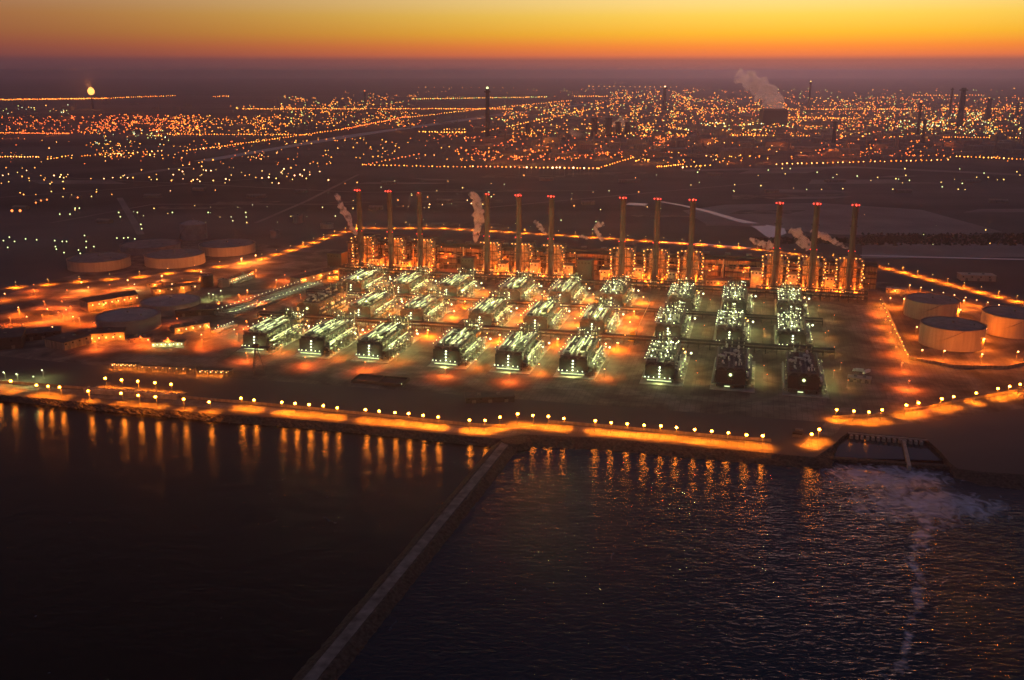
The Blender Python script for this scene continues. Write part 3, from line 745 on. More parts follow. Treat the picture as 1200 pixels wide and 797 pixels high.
# ------------------------------------------------------------------ storage tanks
def tank(px_, py_, z, rad, h, label, wall='tank', top='tanktop', dome=0.06, group='storage tanks'):
    c = at(px_, py_, h); c.z = 0           # py_ is the centre of the roof ellipse
    t = thing('storage_tank', label, 'storage tank', (c.x, c.y, 0), 0, group)
    b = MB(); b.lathe([(rad, 0), (rad, h)], 56, cap=False); b.build('shell', M[wall], t, True)
    r = MB(); prof = [(rad - .1, h - .9)] + [(rad * (1 - k / 6) if k < 6 else .01, h - .9 + rad * dome * math.sin(PI / 2 * k / 6)) for k in range(7)]
    r.lathe(prof, 56, cap=False); r.build('roof', M[top], t, True)
    k_ = MB(); k_.lathe([(rad + .05, h - .6), (rad + .5, h - .6), (rad + .5, h), (rad + .05, h)], 56, cap=False); k_.lathe([(rad + .05, h * .62), (rad + .35, h * .62), (rad + .35, h * .64), (rad + .05, h * .64)], 56, cap=False)
    k_.build('rim', M[wall], t)
    v_ = MB(); v_.lathe([(1.4, 0), (1.4, 2.2)], 12, (0, 0, h - .9 + rad * dome)); v_.lathe([(.9, 0), (.9, 2)], 10, (rad * .55, -rad * .3, h - .9 + rad * dome * .7)); v_.build('roof_vent', M['steel'], t)
    s = MB(); n = 26; pv = None
    for k in range(n + 1):
        w = -PI * .9 + k * .045; p = Vector(((rad + 1.1) * math.cos(w), (rad + 1.1) * math.sin(w), h * k / n))
        if pv is not None:
            o = Vector((math.cos(w), math.sin(w), 0)) * .7; s.add([pv - o, pv + o, p + o, p - o], [(0, 1, 2, 3)]); s.rod(pv + o + Vector((0, 0, 1.1)), p + o + Vector((0, 0, 1.1)), .06, 3)
        pv = p
    s.build('stair', M['steel'], t)
    return t
tank(115.5, 301.5, 0, 47, 15, 'wide pale storage tank, front left of the left tank farm')
tank(204.5, 297, 0, 47, 16, 'wide pale storage tank, front middle of the left tank farm')
tank(266, 285, 0, 47, 15, 'wide pale storage tank, right of the left tank farm')
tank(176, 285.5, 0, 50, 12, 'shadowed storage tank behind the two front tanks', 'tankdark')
tank(226, 262, 0, 24, 28, 'tall narrow domed tank behind the left tank farm', 'tankdark', 'tankdark', .3)
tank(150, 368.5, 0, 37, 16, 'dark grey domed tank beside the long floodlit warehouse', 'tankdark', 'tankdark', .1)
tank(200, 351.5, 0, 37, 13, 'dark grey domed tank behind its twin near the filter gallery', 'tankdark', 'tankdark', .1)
tank(322, 270, 0, 9, 14, 'small silo by the ring road bend', 'tankdark')
tank(349, 252, 0, 10, 16, 'small yellow green lit silo by the ring road bend')
tank(383, 262, 0, 13, 9, 'small tank lit on its right beside the ring road bend')
tank(262, 327, 0, 8, 11, 'small olive silo below the right tank of the left farm')
tank(242, 322, 0, 9, 17, 'small dark silo standing on the ring road verge', 'dark')
tank(1093, 350, 0, 32.5, 22, 'floodlit orange tank, back left of the right bund')
tank(1117, 379, 0, 34.5, 24, 'largest floodlit tank, nearest inside the right bund')
tank(1189, 366, 0, 35, 24, 'floodlit orange tank cut by the right edge of the photo')
# bund with its wall
bund = [at(1065, 421), at(1118, 431), at(1180, 432), at(1215, 425), at(1330, 405)]
wallrun('bund_wall', 'dark bund wall in front of the floodlit right tanks', bund, 1.2, 3.2, M['clad'])
wallrun('bund_wall', 'bund wall running up beside the row of yellow lamps', [at(1065, 421), at(1050, 388), at(1033, 350)], 1.0, 3.0, M['clad'])

# ------------------------------------------------------------------ other lamps of the plant
P1 = lamp_data('yard lamp light', (1, .18, .008), 30000, .5, 160, .3)
P2 = lamp_data('ring road lamp light', (1, .20, .006), 75000, .5, 150, .6)
P3 = lamp_data('red yard lamp light', RSOD, 42000, .5, 165, .3)
P4 = lamp_data('dim yard lamp light', (1, .4, .08), 4000, .4, 172, .3)
P5 = lamp_data('flood lamp light', (1, .18, .008), 50000, .6)
P6 = lamp_data('white yard light', GRN, 6000, .5, 172, .3)
l1 = lamp_post('street_lamp', '', 'lamp post', 9, .62, M['g_sod'], P1, 'lamps along the plant roads')
l2 = lamp_post('street_lamp', '', 'lamp post', 8, .50, M['g_yel'], P2, 'lamps along the ring road')
l3 = lamp_post('street_lamp', '', 'lamp post', 9, .75, M['g_rso'], P3, 'red lamps of the left yard')
l4 = lamp_post('street_lamp', '', 'lamp post', 8, .50, M['g_rso'], P4, 'dim lamps of the plant')
l5 = lamp_post('flood_lamp', '', 'lamp post', 12, .8, M['g_sod'], P5, 'flood lamps of the plant')
P8 = lamp_data('street flood light', (1, .15, .005), 110000, .6)
l8 = lamp_post('street_lamp', '', 'lamp post', 8, .7, M['g_sod'], P8, 'street lamps between the units')
l9 = lamp_post('flood_lamp', '', 'lamp post', 12, .7, M['g_sod'], lamp_data('tank flood light', (1, .21, .03), 110000, .6), 'flood lamps of the left tank farm')
l6 = lamp_post('yard_lamp', '', 'lamp post', 9, .65, M['g_grn'], P6, 'white lamps of the plant')
used = set()
def setl(proto, loc, lab, group=None, rz=0.0, sc=None):
    if proto.name in used: return dup(proto, loc, rz, lab, group, sc)
    used.add(proto.name); proto.location = loc; proto.rotation_euler = (0, 0, rz); proto['label'] = lab
    if group: proto['group'] = group
    return proto
def along(pts, step, off=0.0):
    out = []; carry = off
    for a, b in zip(pts, pts[1:]):
        L = (b - a).length; d = (b - a) / L; s = carry
        while s < L: out.append(a + d * s); s += step
        carry = s - L
    return out
l7 = lamp_post('street_lamp', '', 'lamp post', 7, .6, M['g_yel'], lamp_data('bund lamp light', (1, .25, .012), 9000, .4, 160, .3), 'lamps up the left side of the right bund')
ringL = along(RING[0:10], 42); ringM = along(RING[9:15], 34); ringR = along(RING[14:], 30)
for i, p in enumerate(ringL): setl(l2, p + Vector((0, 5, 0)), 'lamp on the left ring road, %s from the photo edge' % nth(i), sc=None)
for i, p in enumerate(ringM): setl(l2, p + Vector((0, 5, 0)), 'lamp on the ring road behind the turbine hall, %s from the left' % nth(i), 'lamps behind the hall')
for i, p in enumerate(ringR): setl(l2, p + Vector((0, 5, 0)), 'lamp on the right ring road, %s from the turbine hall' % nth(i), 'lamps of the right ring road')
# row inside the right bund road
for i in range(9):
    p = at(1066 + i * 13, 334 + i * 2.9, 9); p.z = 0; setl(l1, p, 'pale lamp on the inner road of the right bund, %s from the left' % nth(i), 'lamps inside the right bund')
for i in range(14):
    x = 1031 + (1063 - 1031) * (i / 13) ** 1.0 + R.uniform(-1, 1); p = at(x, 351 + 64 * i / 13, 7); p.z = 0
    setl(l7, p, 'yellow lamp beside the bund wall, %s from the far end' % nth(i), 'lamps up the left side of the right bund')
for i, (x, y) in enumerate([(1043, 349), (1059, 350), (1125, 363), (1074, 383), (1152.5, 374), (1155, 385), (1153, 397), (1129, 352)]):
    p = at(x, y, 12); p.z = 0; setl(l5, p, 'flood lamp among the right tanks, %s in the group' % nth(i), 'flood lamps among the right tanks')
for i, (x, y) in enumerate([(1106, 414), (1150, 418), (1192, 415), (1080, 413)]):
    p = at(x, y, 9); p.z = 0; setl(l5, p, 'lamp behind the front bund wall, %s in the group' % nth(i), 'lamps behind the bund wall')
# dim lamps on streets among the units
amber = []
for r, v in enumerate((0, 150, 287)):
    for c, u in enumerate(COLU):
        amber.append((u + 34, v + 60, r, c))
for u, v, r, c in amber:
    if c <= 5: setl(l8 if r else l1, fr(u - 2, v - 6 if r else v + 44), 'orange street lamp right of the %s unit of the %s row' % (nth(c), ROWS[r][1]), 'street lamps between the units')
    if c <= 5 and r < 2: setl(l8, fr(u - 4, v + 48), 'orange street lamp behind the right side of the %s unit of the %s row' % (nth(c), ROWS[r][1]), 'street lamps between the units')
    if c > 5:
        setl(l4, fr(u - 2, v), 'dim lamp right of the %s unit of the %s row' % (nth(c), ROWS[r][1]), 'dim street lamps between the right units')
for c, u in enumerate(COLU[:6]):
    setl(l1, fr(u + 32, 4), 'orange lamp by the front right corner of the %s front unit' % nth(c), 'corner lamps of the front units')
    if c < 5: setl(l3, fr(u + 10, -32), 'red lamp on the road before the %s front unit' % nth(c), 'lamps on the front road')
for i, (u, v) in enumerate([(400, 150), (403, 90), (405, 30), (398, 220), (410, 300), (260, 18), (328, 30)]):
    setl(l4, fr(u, v), 'dim lamp on the dark right yard, %s in the group' % nth(i), 'dim lamps of the right yard')
for i in range(7): setl(l3, fr(470 - i * 1.5, 350 - i * 62), 'red lamp along the east road, %s from the far end' % nth(i), 'lamps along the east road')
for i, (x, y) in enumerate([(96, 331), (150, 328), (190, 323), (236, 318), (283, 303), (300, 299)]):
    p = at(x, y, 12); p.z = 0; setl(l9, p, 'flood lamp in front of the left tank farm, %s from the left' % nth(i), 'flood lamps of the left tank farm')
# left yard lamps
LY = [(6, 344), (40, 333.5), (40, 339.5), (32, 371), (28, 380), (69, 366), (78, 363), (83, 359), (74, 368), (86, 371), (93, 372.5), (50, 369), (56, 362), (52, 353), (73, 353), (104, 336.5), (129, 333.5), (79, 340), (62, 383),
      (111, 378), (116, 372), (122, 357), (165, 394), (197, 396), (174, 398), (208, 373), (237, 398), (236.5, 392), (278, 391), (257, 354), (310, 362), (280, 345), (289, 376), (10, 388), (12, 372), (22, 363), (245, 383), (256, 381), (112, 400), (22, 360),
      (334, 322), (302, 352), (324, 328), (352, 345), (358, 318), (290, 340), (300, 316), (375, 320)]
for i, (x, y) in enumerate(LY):
    p = at(x, y, 9); p.z = 0
    setl(l3 if i % 3 else l1, p, 'orange yard lamp left of the evaporator rows, %s in the group' % nth(i), 'orange lamps of the left yard')
LYG = [(250, 345), (259, 340.5), (245, 344), (5, 436), (20, 438), (40, 441), (50, 433.5), (158, 333), (363, 364), (275, 386)]
for i, (x, y) in enumerate(LYG):
    p = at(x, y, 9); p.z = 0; setl(l6, p, 'white green yard lamp on the left side, %s in the group' % nth(i), 'white lamps of the left yard')

# ------------------------------------------------------------------ left buildings
def building(name, label, pA, pB, depth, h, wall='clad', roof='roof', gable=0, doors=3, lamps=0, lm='g_sod', ld=None, cat='building', loff=3.0, lz=None, win=4):
    a = at(*pA); b = at(*pB); L = (b - a).length; rz = math.atan2(b.y - a.y, b.x - a.x)
    t = thing(name, label, cat, a, rz)
    MB().box(0, L, 0, depth, 0, h).build('wall', M[wall], t)
    r = MB()
    if gable: r.gable(0, L, 0, depth, h + .01, h + gable)
    else: r.box(-.5, L + .5, -.5, depth + .5, h + .003, h + .7)
    r.build('roof', M[roof], t)
    if not gable:
        for k in range(2): MB().box(L * (.25 + .4 * k), L * (.25 + .4 * k) + 3, depth * .4, depth * .4 + 3, h + .7, h + 2.2).build('roof_unit', M['steel'], t)
    for k in range(doors): x = L * (k + .5) / doors; MB().box(x - 1.8, x + 1.8, -.15, .1, 0, min(4.2, h * .6)).build('door', M['steel'], t)
    for k in range(win): x = L * (k + .25) / win; MB().box(x - 1, x + 1, -.12, .1, h * .66, h * .85).build('window', M['win'], t)
    for k in range(lamps):
        x = L * (k + .5) / lamps; MB().ball((x, -loff, lz or h * .75), .6, 8).build('lamp', M[lm], t, True)
        if ld and k % 2 == 0: light(ld, (x, -loff, (lz or h * .75) - 1), t)
    return t
W1 = lamp_data('wall flood light', (1, .18, .008), 11000, .4)
W2 = lamp_data('canopy light', (1, .22, .01), 7000, .3)
building('warehouse', 'long warehouse with a floodlit yellow end by the dark tanks', (104, 366), (163, 356), 26, 13, gable=4, lamps=8, ld=W1, cat='warehouse', loff=5)
building('warehouse', 'low warehouse with a bright canopy under its front eave', (88, 402), (146, 398), 26, 9, lamps=7, ld=W1, cat='warehouse', loff=4, lz=5)
building('office_block', 'dark flat roofed block with one dim orange wall, left yard', (76, 411), (108, 402), 34, 9, lamps=0)
building('workshop', 'large dark workshop at the left edge behind the quay', (-40, 414), (27, 408), 45, 13, wall='dark', lamps=0)
building('workshop', 'second dark workshop between the edge and the canopy warehouse', (30, 400), (72, 396), 26, 8, wall='dark', lamps=0)
building('office_block', 'small block with a bright orange wall left of the units', (205, 391), (246, 384), 16, 6, lamps=5, ld=W2, loff=3, lz=4)
building('plant_shed', 'dark flat shed in front of the filter gallery', (206, 372), (262, 368), 34, 7, wall='dark')
building('plant_shed', 'low shed with white lit front below the dark tanks', (178, 407), (216, 406), 12, 5, lamps=8, lm='g_grn', ld=lamp_data('shed light', GRN, 1500, .3), loff=2, lz=3.5)
building('plant_shed', 'low dark shed left of the white lit shed', (150, 402), (176, 401), 14, 5)
building('plant_shed', 'orange lit hall near the left end of the boiler line', (352, 334), (398, 322), 20, 9, lamps=5, ld=W1, loff=3)
building('gatehouse', 'small gatehouse glowing yellow above the first back evaporator', (384, 329), (397, 328), 8, 6, lamps=3, lm='g_yel', ld=W1, loff=2.5, lz=5)
building('plant_shed', 'long dark shed parallel to the ring road on the left', (172, 338), (232, 335), 20, 7, wall='clad', lamps=3, ld=W1)
building('control_building', 'flat roofed orange lit hall beside the ring road', (180, 347), (235, 340), 14, 9, wall='clad', lamps=4, ld=W2)
building('plant_shed', 'pair of orange lit bays beside the filter gallery', (268, 333), (298, 322), 10, 6, wall='clad', lamps=2, ld=W2)
building('depot', 'pale roofed depot standing beyond the right ring road', (1126, 329), (1167, 330), 20, 8, wall='tank', roof='tank', cat='depot')
building('plant_shed', 'small shed with pale roof between boilers and right tanks', (1038, 343), (1060, 345), 12, 6, wall='casing', roof='tank', lamps=1, ld=W2)
building('pump_station', 'low dark pump station between quay and fourth front unit', (546, 473), (603, 471), 16, 5, wall='dark', roof='roof')
building('plant_shed', 'low pale shed standing on the dark right yard', (993, 447), (1020, 450), 10, 4, wall='tank', roof='tank')
building('gatehouse', 'tiny dark hut on the quay left of the outfall road', (929, 512), (940, 513), 7, 4, wall='dark')
# open dark pit/tank yard in front of the units
c = at(446, 447); t = thing('settling_basin', 'dark rectangular walled basin between quay and third front unit', 'basin', c, ANG)
b = MB()
for x0, x1, y0, y1 in ((-27, 27, -11, -10), (-27, 27, 10, 11), (-27, -26, -10, 10), (26, 27, -10, 10), (-.5, .5, -10, 10)): b.box(x0, x1, y0, y1, 0, 3)
b.build('wall', M['dark'], t); MB().box(-26, 26, -10, 10, .1, .9).build('basin_floor', M['dark'], t)
# filter galleries: long beds with twin rows of lamps
def gallery(label, pA, pB, w, n, h=6, rows=(0, 1), ld=None, r=.42):
    a = at(*pA); b = at(*pB); L = (b - a).length; rz = math.atan2(b.y - a.y, b.x - a.x)
    t = thing('filter_gallery', label, 'filter gallery', a, rz, 'lit filter galleries')
    bd = MB(); bd.box(0, L, -w / 2, w / 2, 0, h * .5)
    for k in range(n + 1): bd.box(L * k / n - .3, L * k / n + .3, -w / 2, w / 2, h * .5, h * .5 + 1.0)
    bd.build('bed', M['conc'], t)
    wk = MB(); wk.box(0, L, -1.2, 1.2, h * .5 + 1.01, h * .5 + 1.2)
    for s in (-w / 2, w / 2): wk.rod((0, s, h * .5 + 1.1), (L, s, h * .5 + 1.1), .1, 4)
    wk.build('walkway', M['steel'], t)
    pp = MB()
    for k in range(n): pp.rod((L * (k + .5) / n, -w / 2 + 1, h * .5 + .6), (L * (k + .5) / n, w / 2 - 1, h * .5 + .6), .55, 6)
    pp.build('filter_pipe', M['pipe'], t)
    ps = MB()
    for k in range(n):
        for q in rows:
            y = (-w / 2 + 1, w / 2 - 1, 0)[q]; x = L * (k + .5) / n; ps.rod((x, y, h * .5), (x, y, h + 1.6), .09, 4)
            MB().ball((x, y, h + 2), r, 8).build('lamp', M['g_grn'], t, True)
        if k % 3 == 1: light(ld, (L * (k + .5) / n, 0, h + 3), t)
    ps.build('lamp_pole', M['steel'], t)
    return t
GL = lamp_data('gallery light', (.9, 1, .4), 2600, .4)
gallery('long filter gallery with twin rows of white lamps', (264, 371), (369, 334), 30, 24, ld=GL)
gallery('short strip of white lamps beside the ring road', (270, 335), (297, 325), 8, 10, rows=(2,), ld=GL, h=4)
gallery('short lit strip just left of the first front unit', (251, 391), (275, 382), 8, 7, rows=(2,), ld=GL, h=4)
# lit canopies by the quay
def canopy(label, pA, pB, w, n, h=5, lit=1, power=1):
    a = at(*pA); b = at(*pB); L = (b - a).length; rz = math.atan2(b.y - a.y, b.x - a.x)
    t = thing('canopy', label, 'canopy', a, rz, 'lit canopies near the quay')
    ps = MB()
    for k in range(n + 1):
        for y in (0, w): ps.box(L * k / n - .15, L * k / n + .15, y - .15, y + .15, 0, h)
    ps.build('post', M['steel'], t)
    MB().box(-.5, L + .5, w * .35, w + .5, h, h + .3).build('roof', M['roof'], t)
    for k in range(n):
        for y in ((w * .15, w * .55) if lit > 1 else (w * .15,)):
            MB().ball((L * (k + .5) / n, y, h - .6), .5 * power, 8).build('lamp', M['g_yel'] if k % 2 else M['g_sod'], t, True)
        if k % 2 == 0: light(W2, (L * (k + .5) / n, w * .2, h - 1.2), t)
    return t
canopy('bright canopy with two rows of orange lamps, left of three by the quay', (129, 433), (159, 434), 10, 6, lit=2)
canopy('long dim walkway canopy dotted with small orange lamps', (163, 435), (227, 438), 5, 8, power=.7)
canopy('bright orange canopy in front of the lattice tower', (231, 441), (268, 442), 12, 6, lit=2)
t = thing('intake_structure', 'orange lit concrete intake structure on the quay at the left', 'intake', at(96, 462), math.atan2((at(206, 470) - at(96, 462)).y, (at(206, 470) - at(96, 462)).x))
b = MB(); b.box(0, 98, 3, 5, .1, 4.5); b.box(0, 98, 11, 12, .1, 3.5)
for k in range(13): b.box(k * 8, k * 8 + 1.2, 3, 12, .1, 4.6)
b.build('screen_wall', M['conc'], t)
MB().box(0, 98, 12.2, 24, .12, .6).build('deck', M['quay'], t)
for k in range(12): MB().box(2 + k * 8, 6.5 + k * 8, 5.5, 10.5, .1, 3).build('screen_machine', M['casing'], t)
up_px = [(124, 443), (143, 445), (162, 446.5), (182, 448.2), (201, 450)]
for i, (x, y) in enumerate(up_px):
    p = at(x, y, 10); p.z = 0; dup(q0, p, 0, 'glowing lamp behind the intake structure, %s from the left' % nth(i), 'lamps behind the intake structure')

# lattice tower
t = thing('lattice_tower', 'dark three legged lattice tower before the first front unit', 'tower', at(302, 438), 0)
f = MB(); ht = 28
for k in range(3):
    w = 2 * PI * k / 3 + .4; a = (8 * math.cos(w), 8 * math.sin(w), 0); f.rod(a, (1.2 * math.cos(w), 1.2 * math.sin(w), ht), .35, 6)
    for q in range(5):
        z0, z1 = ht * q / 5, ht * (q + 1) / 5; r0, r1 = 8 - 6.8 * q / 5, 8 - 6.8 * (q + 1) / 5; w2 = w + 2 * PI / 3
        f.rod((r0 * math.cos(w), r0 * math.sin(w), z0), (r1 * math.cos(w2), r1 * math.sin(w2), z1), .14, 4)
f.build('leg_frame', M['dark'], t)
g = MB(); g.box(-14, 14, -2.5, 2.5, ht, ht + .8); g.rod((-14, 0, ht + .8), (-30, 0, ht - 10), .3, 5); g.box(-3, 3, -2.5, 2.5, ht + .8, ht + 3.4); g.build('head_platform', M['dark'], t)
# mobile crane on the open ground between the sixth and seventh columns
t = thing('mobile_crane', 'yellow mobile crane with long pink tipped boom between unit columns', 'crane', fr(178, 150), ANG)
MB().box(-3.5, 3.5, -8, 8, 1.2, 3.6).build('chassis', M['yellow'], t)
MB().box(-3, 3, -3, 6, 3.6, 9).build('cab', M['yellow'], t)
for s in (-1, 1):
    for k in range(4): MB().rod((s * 3, -6.5 + k * 4.3, 1.1), (s * 3.9, -6.5 + k * 4.3, 1.1), 1.1, 14).build('wheel', M['dark'], t)
b = MB(); b.rod((2, 0, 7), (15, 34, 38), .55, 6, .35); b.build('boom', M['pipe'], t)
MB().rod((15, 34, 38), (11.5, 37, 44), .5, 6, .3).build('boom_tip', M['casing'], t)
light(lamp_data('crane light', (1, .75, .2), 2500, .4), (-7, -12, 8), t)
MB().ball((-7, -12, 9), .6, 8).build('lamp', M['g_yel'], t, True)
# parked trucks and cars in the yard
def vehicle(loc, rz, label, truck=True, paint='white'):
    t = thing('parked_truck' if truck else 'parked_car', label, 'truck' if truck else 'car', loc, rz, 'vehicles parked in the plant yard')
    if truck:
        MB().box(-1.3, 1.3, -5.5, 2.4, 1.1, 3.9).build('cargo_box', M[paint], t)
        c = MB(); c.add([(-1.2, 2.7, .8), (1.2, 2.7, .8), (1.2, 5.2, .8), (-1.2, 5.2, .8), (-1.2, 2.7, 3.2), (1.2, 2.7, 3.2), (1.2, 4.6, 3.1), (-1.2, 4.6, 3.1)], [(0, 3, 2, 1), (4, 5, 6, 7), (0, 1, 5, 4), (1, 2, 6, 5), (2, 3, 7, 6), (3, 0, 4, 7)]); c.build('cab', M[paint], t)
        ws = [(-4.2), (-2.6), 4.0]
    else:
        MB().box(-.9, .9, -2.2, 2.2, .4, .95).build('body', M[paint], t)
        c = MB(); c.add([(-.85, -1.5, .95), (.85, -1.5, .95), (.85, 1.2, .95), (-.85, 1.2, .95), (-.7, -.9, 1.5), (.7, -.9, 1.5), (.7, .5, 1.5), (-.7, .5, 1.5)], [(4, 5, 6, 7), (0, 1, 5, 4), (1, 2, 6, 5), (2, 3, 7, 6), (3, 0, 4, 7)]); c.build('cabin', M['win'], t)
        ws = [-1.4, 1.4]
    for y in ws:
        for s in (-1, 1): MB().rod((s * (1.0 if truck else .7), y, .45), (s * (1.25 if truck else .92), y, .45), .45, 10).build('wheel', M['dark'], t)
    return t
for i, (x, y, s) in enumerate([(1005, 436, 'behind the pale shed on the right yard'), (1015, 438, 'right of the pale shed on the right yard')]):
    vehicle(at(x, y), 1.2 + i, 'white box truck parked ' + s, True)

# ------------------------------------------------------------------ far lights, nearest 300 as single lamps
FL = []     # (x, y, material key, size factor)
def reg(x0, x1, y0, y1, n, pal, sz=1.0, clump=0.6):
    cs = [(R.uniform(x0, x1), R.uniform(y0, y1)) for _ in range(max(3, n // 12))]
    for _ in range(n):
        if R.random() < clump:
            c = R.choice(cs); x, y = R.gauss(c[0], (x1 - x0) * .06), R.gauss(c[1], (y1 - y0) * .08)
        else: x, y = R.uniform(x0, x1), R.uniform(y0, y1)
        if y < y0 or y > y1: y = R.uniform(y0, y1)
        FL.append((x, y, R.choice(pal), sz * R.uniform(.5, 1.15)))
def lin(x0, y0, x1, y1, n, pal, sz=1.0, j=.3):
    for i in range(n):
        t = (i + R.uniform(-.2, .2)) / max(1, n - 1); FL.append((x0 + (x1 - x0) * t, y0 + (y1 - y0) * t + R.uniform(-j, j), R.choice(pal), sz * R.uniform(.75, 1.15)))
O1 = ['g_amb', 'g_amb', 'g_yel']; RD = ['g_rso', 'g_rso', 'g_amb']; YL = ['g_yel', 'g_yel', 'g_amb', 'g_amb', 'g_amb', 'g_ygr']; GN = ['g_ygr', 'g_tube', 'g_yel']; SO = ['g_yel', 'g_amb', 'g_sod']
for a in [(0, 117.5, 125, 115.8, 80, O1, 1.1), (120, 115.8, 205, 112.5, 34, O1, .9), (250, 113.5, 268, 113.3, 8, O1, .9), (284, 128, 600, 128, 150, O1, .9), (196, 157.5, 365, 158.3, 50, O1, .9), (215, 177, 250, 173, 10, SO),
          (248, 173.5, 400, 152, 50, O1, .9), (400, 152, 478, 137, 36, RD, 1), (478, 138, 560, 128.5, 30, O1, .8), (560, 128.5, 672, 118, 40, O1, .8), (565, 155, 690, 129, 40, O1), (0, 184, 45, 184, 15, SO, 1.1), (55, 187, 85, 182, 8, SO), (95, 183, 190, 177, 18, SO),
          (0, 156, 80, 157, 36, RD), (425, 193.5, 545, 196, 26, O1, 1), (428, 193, 490, 181, 14, RD, 1), (550, 195.5, 700, 197, 32, ['g_sod', 'g_amb', 'g_rso'], 1.25), (702, 197, 742, 185, 14, O1, 1.1), (492, 155, 545, 155.5, 16, ['g_yel'], 1.1),
          (520, 152, 545, 152, 8, ['g_yel'], 1), (800, 195.5, 832, 194, 7, SO), (910, 192.5, 1110, 187.5, 34, ['g_sod', 'g_amb'], 1.1), (1120, 183.5, 1200, 187, 18, ['g_sod', 'g_amb', 'g_yel'], 1.2), (855, 158.5, 1000, 160, 46, O1), (1000, 160, 1200, 162, 60, O1),
          (945, 128.5, 1200, 128, 90, O1, .9), (800, 127.5, 930, 128.5, 36, O1, .9), (1070, 112.3, 1150, 112, 24, O1, .9), (920, 138, 1030, 140, 38, O1), (490, 102.6, 600, 103.3, 12, ['g_yel'], .6), (690, 101.5, 792, 102.5, 18, ['g_yel'], .7), (483, 116.5, 640, 114, 66, ['g_yel', 'g_yel', 'g_ygr'], .9),
          (673, 113.3, 711, 113.3, 16, O1, .9), (725, 115, 745, 115, 6, O1, .8), (832, 175, 872, 176, 16, RD, .9), (800, 196, 800, 196, 1, SO), (770, 196, 800, 193, 12, O1, 1.3)]: lin(*a)
for a in [(0, 200, 136, 158, 330, RD, .9), (0, 80, 123, 134, 26, GN, .8), (118, 232, 134, 154, 230, RD, .9), (200, 340, 136, 159, 280, O1, .85), (270, 400, 122, 150, 150, YL, .9), (340, 480, 113, 148, 330, YL, .8), (110, 200, 152, 170, 60, GN, .8), (100, 220, 168, 186, 34, SO, .9),
          (60, 220, 176, 190, 22, SO), (300, 560, 162, 188, 110, SO, .8), (0, 300, 160, 192, 120, SO + RD, .75), (400, 600, 140, 165, 70, RD, .7), (590, 720, 124, 160, 330, YL, .9), (640, 720, 118, 138, 110, YL, .8), (715, 810, 106, 160, 600, YL, .85), (545, 720, 160, 188, 220, RD, 1), (690, 810, 158, 185, 150, RD, .95), (720, 800, 176, 192, 30, SO),
          (800, 1200, 114, 158, 1800, YL + RD, .8), (800, 900, 144, 153, 110, GN), (1040, 1150, 132, 158, 140, GN), (900, 1040, 118, 150, 160, O1, .9), (1130, 1200, 140, 160, 60, GN), (800, 905, 158, 196, 90, SO, .95), (955, 1125, 160, 183, 210, RD), (800, 1190, 104, 120, 170, YL, .7), (480, 700, 104, 114, 60, YL, .5),
          (400, 480, 108, 116, 30, O1, .6), (850, 1200, 178, 190, 40, O1)]: reg(*a)
for a in [(0, 380, 196, 212, 58, SO, .9, .2), (0, 260, 205, 232, 26, SO, .9, .2), (200, 420, 185, 215, 40, SO, .85, .2), (400, 800, 205, 245, 34, SO + ['g_tube'], .8, .1), (800, 1200, 197, 226, 46, ['g_yel', 'g_yel', 'g_ygr'], .85, .1), (80, 400, 240, 262, 22, GN, .8, .2), (470, 720, 225, 272, 16, GN, .8, .1), (900, 1200, 250, 298, 7, GN, .8, 0)]: reg(*a)
for x, y in [(64, 282), (4, 282), (9, 290), (17, 283), (11, 278), (30, 280), (43, 281), (73, 283), (78, 283), (65, 289), (66, 292), (75, 296), (99, 276), (101, 283), (92, 293), (101, 290), (110, 289), (94, 297), (137, 279), (145, 279), (150, 278.5), (158, 280), (166, 268), (165, 263), (161, 249), (141, 254), (139, 249), (202, 249), (244, 249), (241, 261), (288, 249), (88, 244), (93, 244), (82, 251), (70, 251)]:
    FL.append((x, y, 'g_ygr', 1.0))
for x, y in [(14, 247), (23.5, 247), (42, 237.5), (48, 235), (55, 234), (91, 231.5)]: FL.append((x, y, 'g_rso', 2.0 if x < 30 else 1.3))
FL = [f for f in FL if not (240 < f[0] < 420 and f[1] > 262)]
far = sorted(((at(x, y).y, x, y, k, s) for x, y, k, s in FL))
near, rest = far[:296], far[296:]
meshes = {}
def far_mesh(k):
    if k not in meshes:
        mb = MB(); mb.rod((0, 0, 0), (0, 0, 9), .12, 4); mb.mi = 1; mb.ball((0, 0, 9.5), 1.0, 8); meshes[k] = mb.mesh('field_lamp', M['steel'], M[k])
    return meshes[k]
zones = [(0, 200, 'left scrubland'), (200, 420, 'scrubland beyond the left tank farm'), (420, 700, 'open land behind the left chimneys'), (700, 900, 'open land behind the middle chimneys'), (900, 1400, 'open land behind the right chimneys')]
cn = {'g_yel': 'yellow', 'g_amb': 'amber', 'g_sod': 'bright orange', 'g_rso': 'red orange', 'g_ygr': 'pale green', 'g_tube': 'white green'}
for Y, x, y, k, s in near:
    p = at(x, y, 9.5); z = [q[2] for q in zones if q[0] <= x < q[1]]
    o = bpy.data.objects.new('field_lamp', far_mesh(k)); C.objects.link(o); sc = s * p.y * .00062
    o.location = (p.x, p.y, 0); o.scale = (sc, sc, 1)
    o.scale = (sc, sc, sc); o.location.z = 0
    q = at(x, y, 9.5 * sc); o.location = (q.x, q.y, 0)
    zz = z[0] if z else 'left scrubland'
    tag(o, 'small %s lamp dotted over the %s' % (cn[k], zz), 'lamp post', '%s lamps on the %s' % (cn[k], zz))
mb = MB(); keys = ['g_yel', 'g_amb', 'g_sod', 'g_rso', 'g_ygr', 'g_tube']
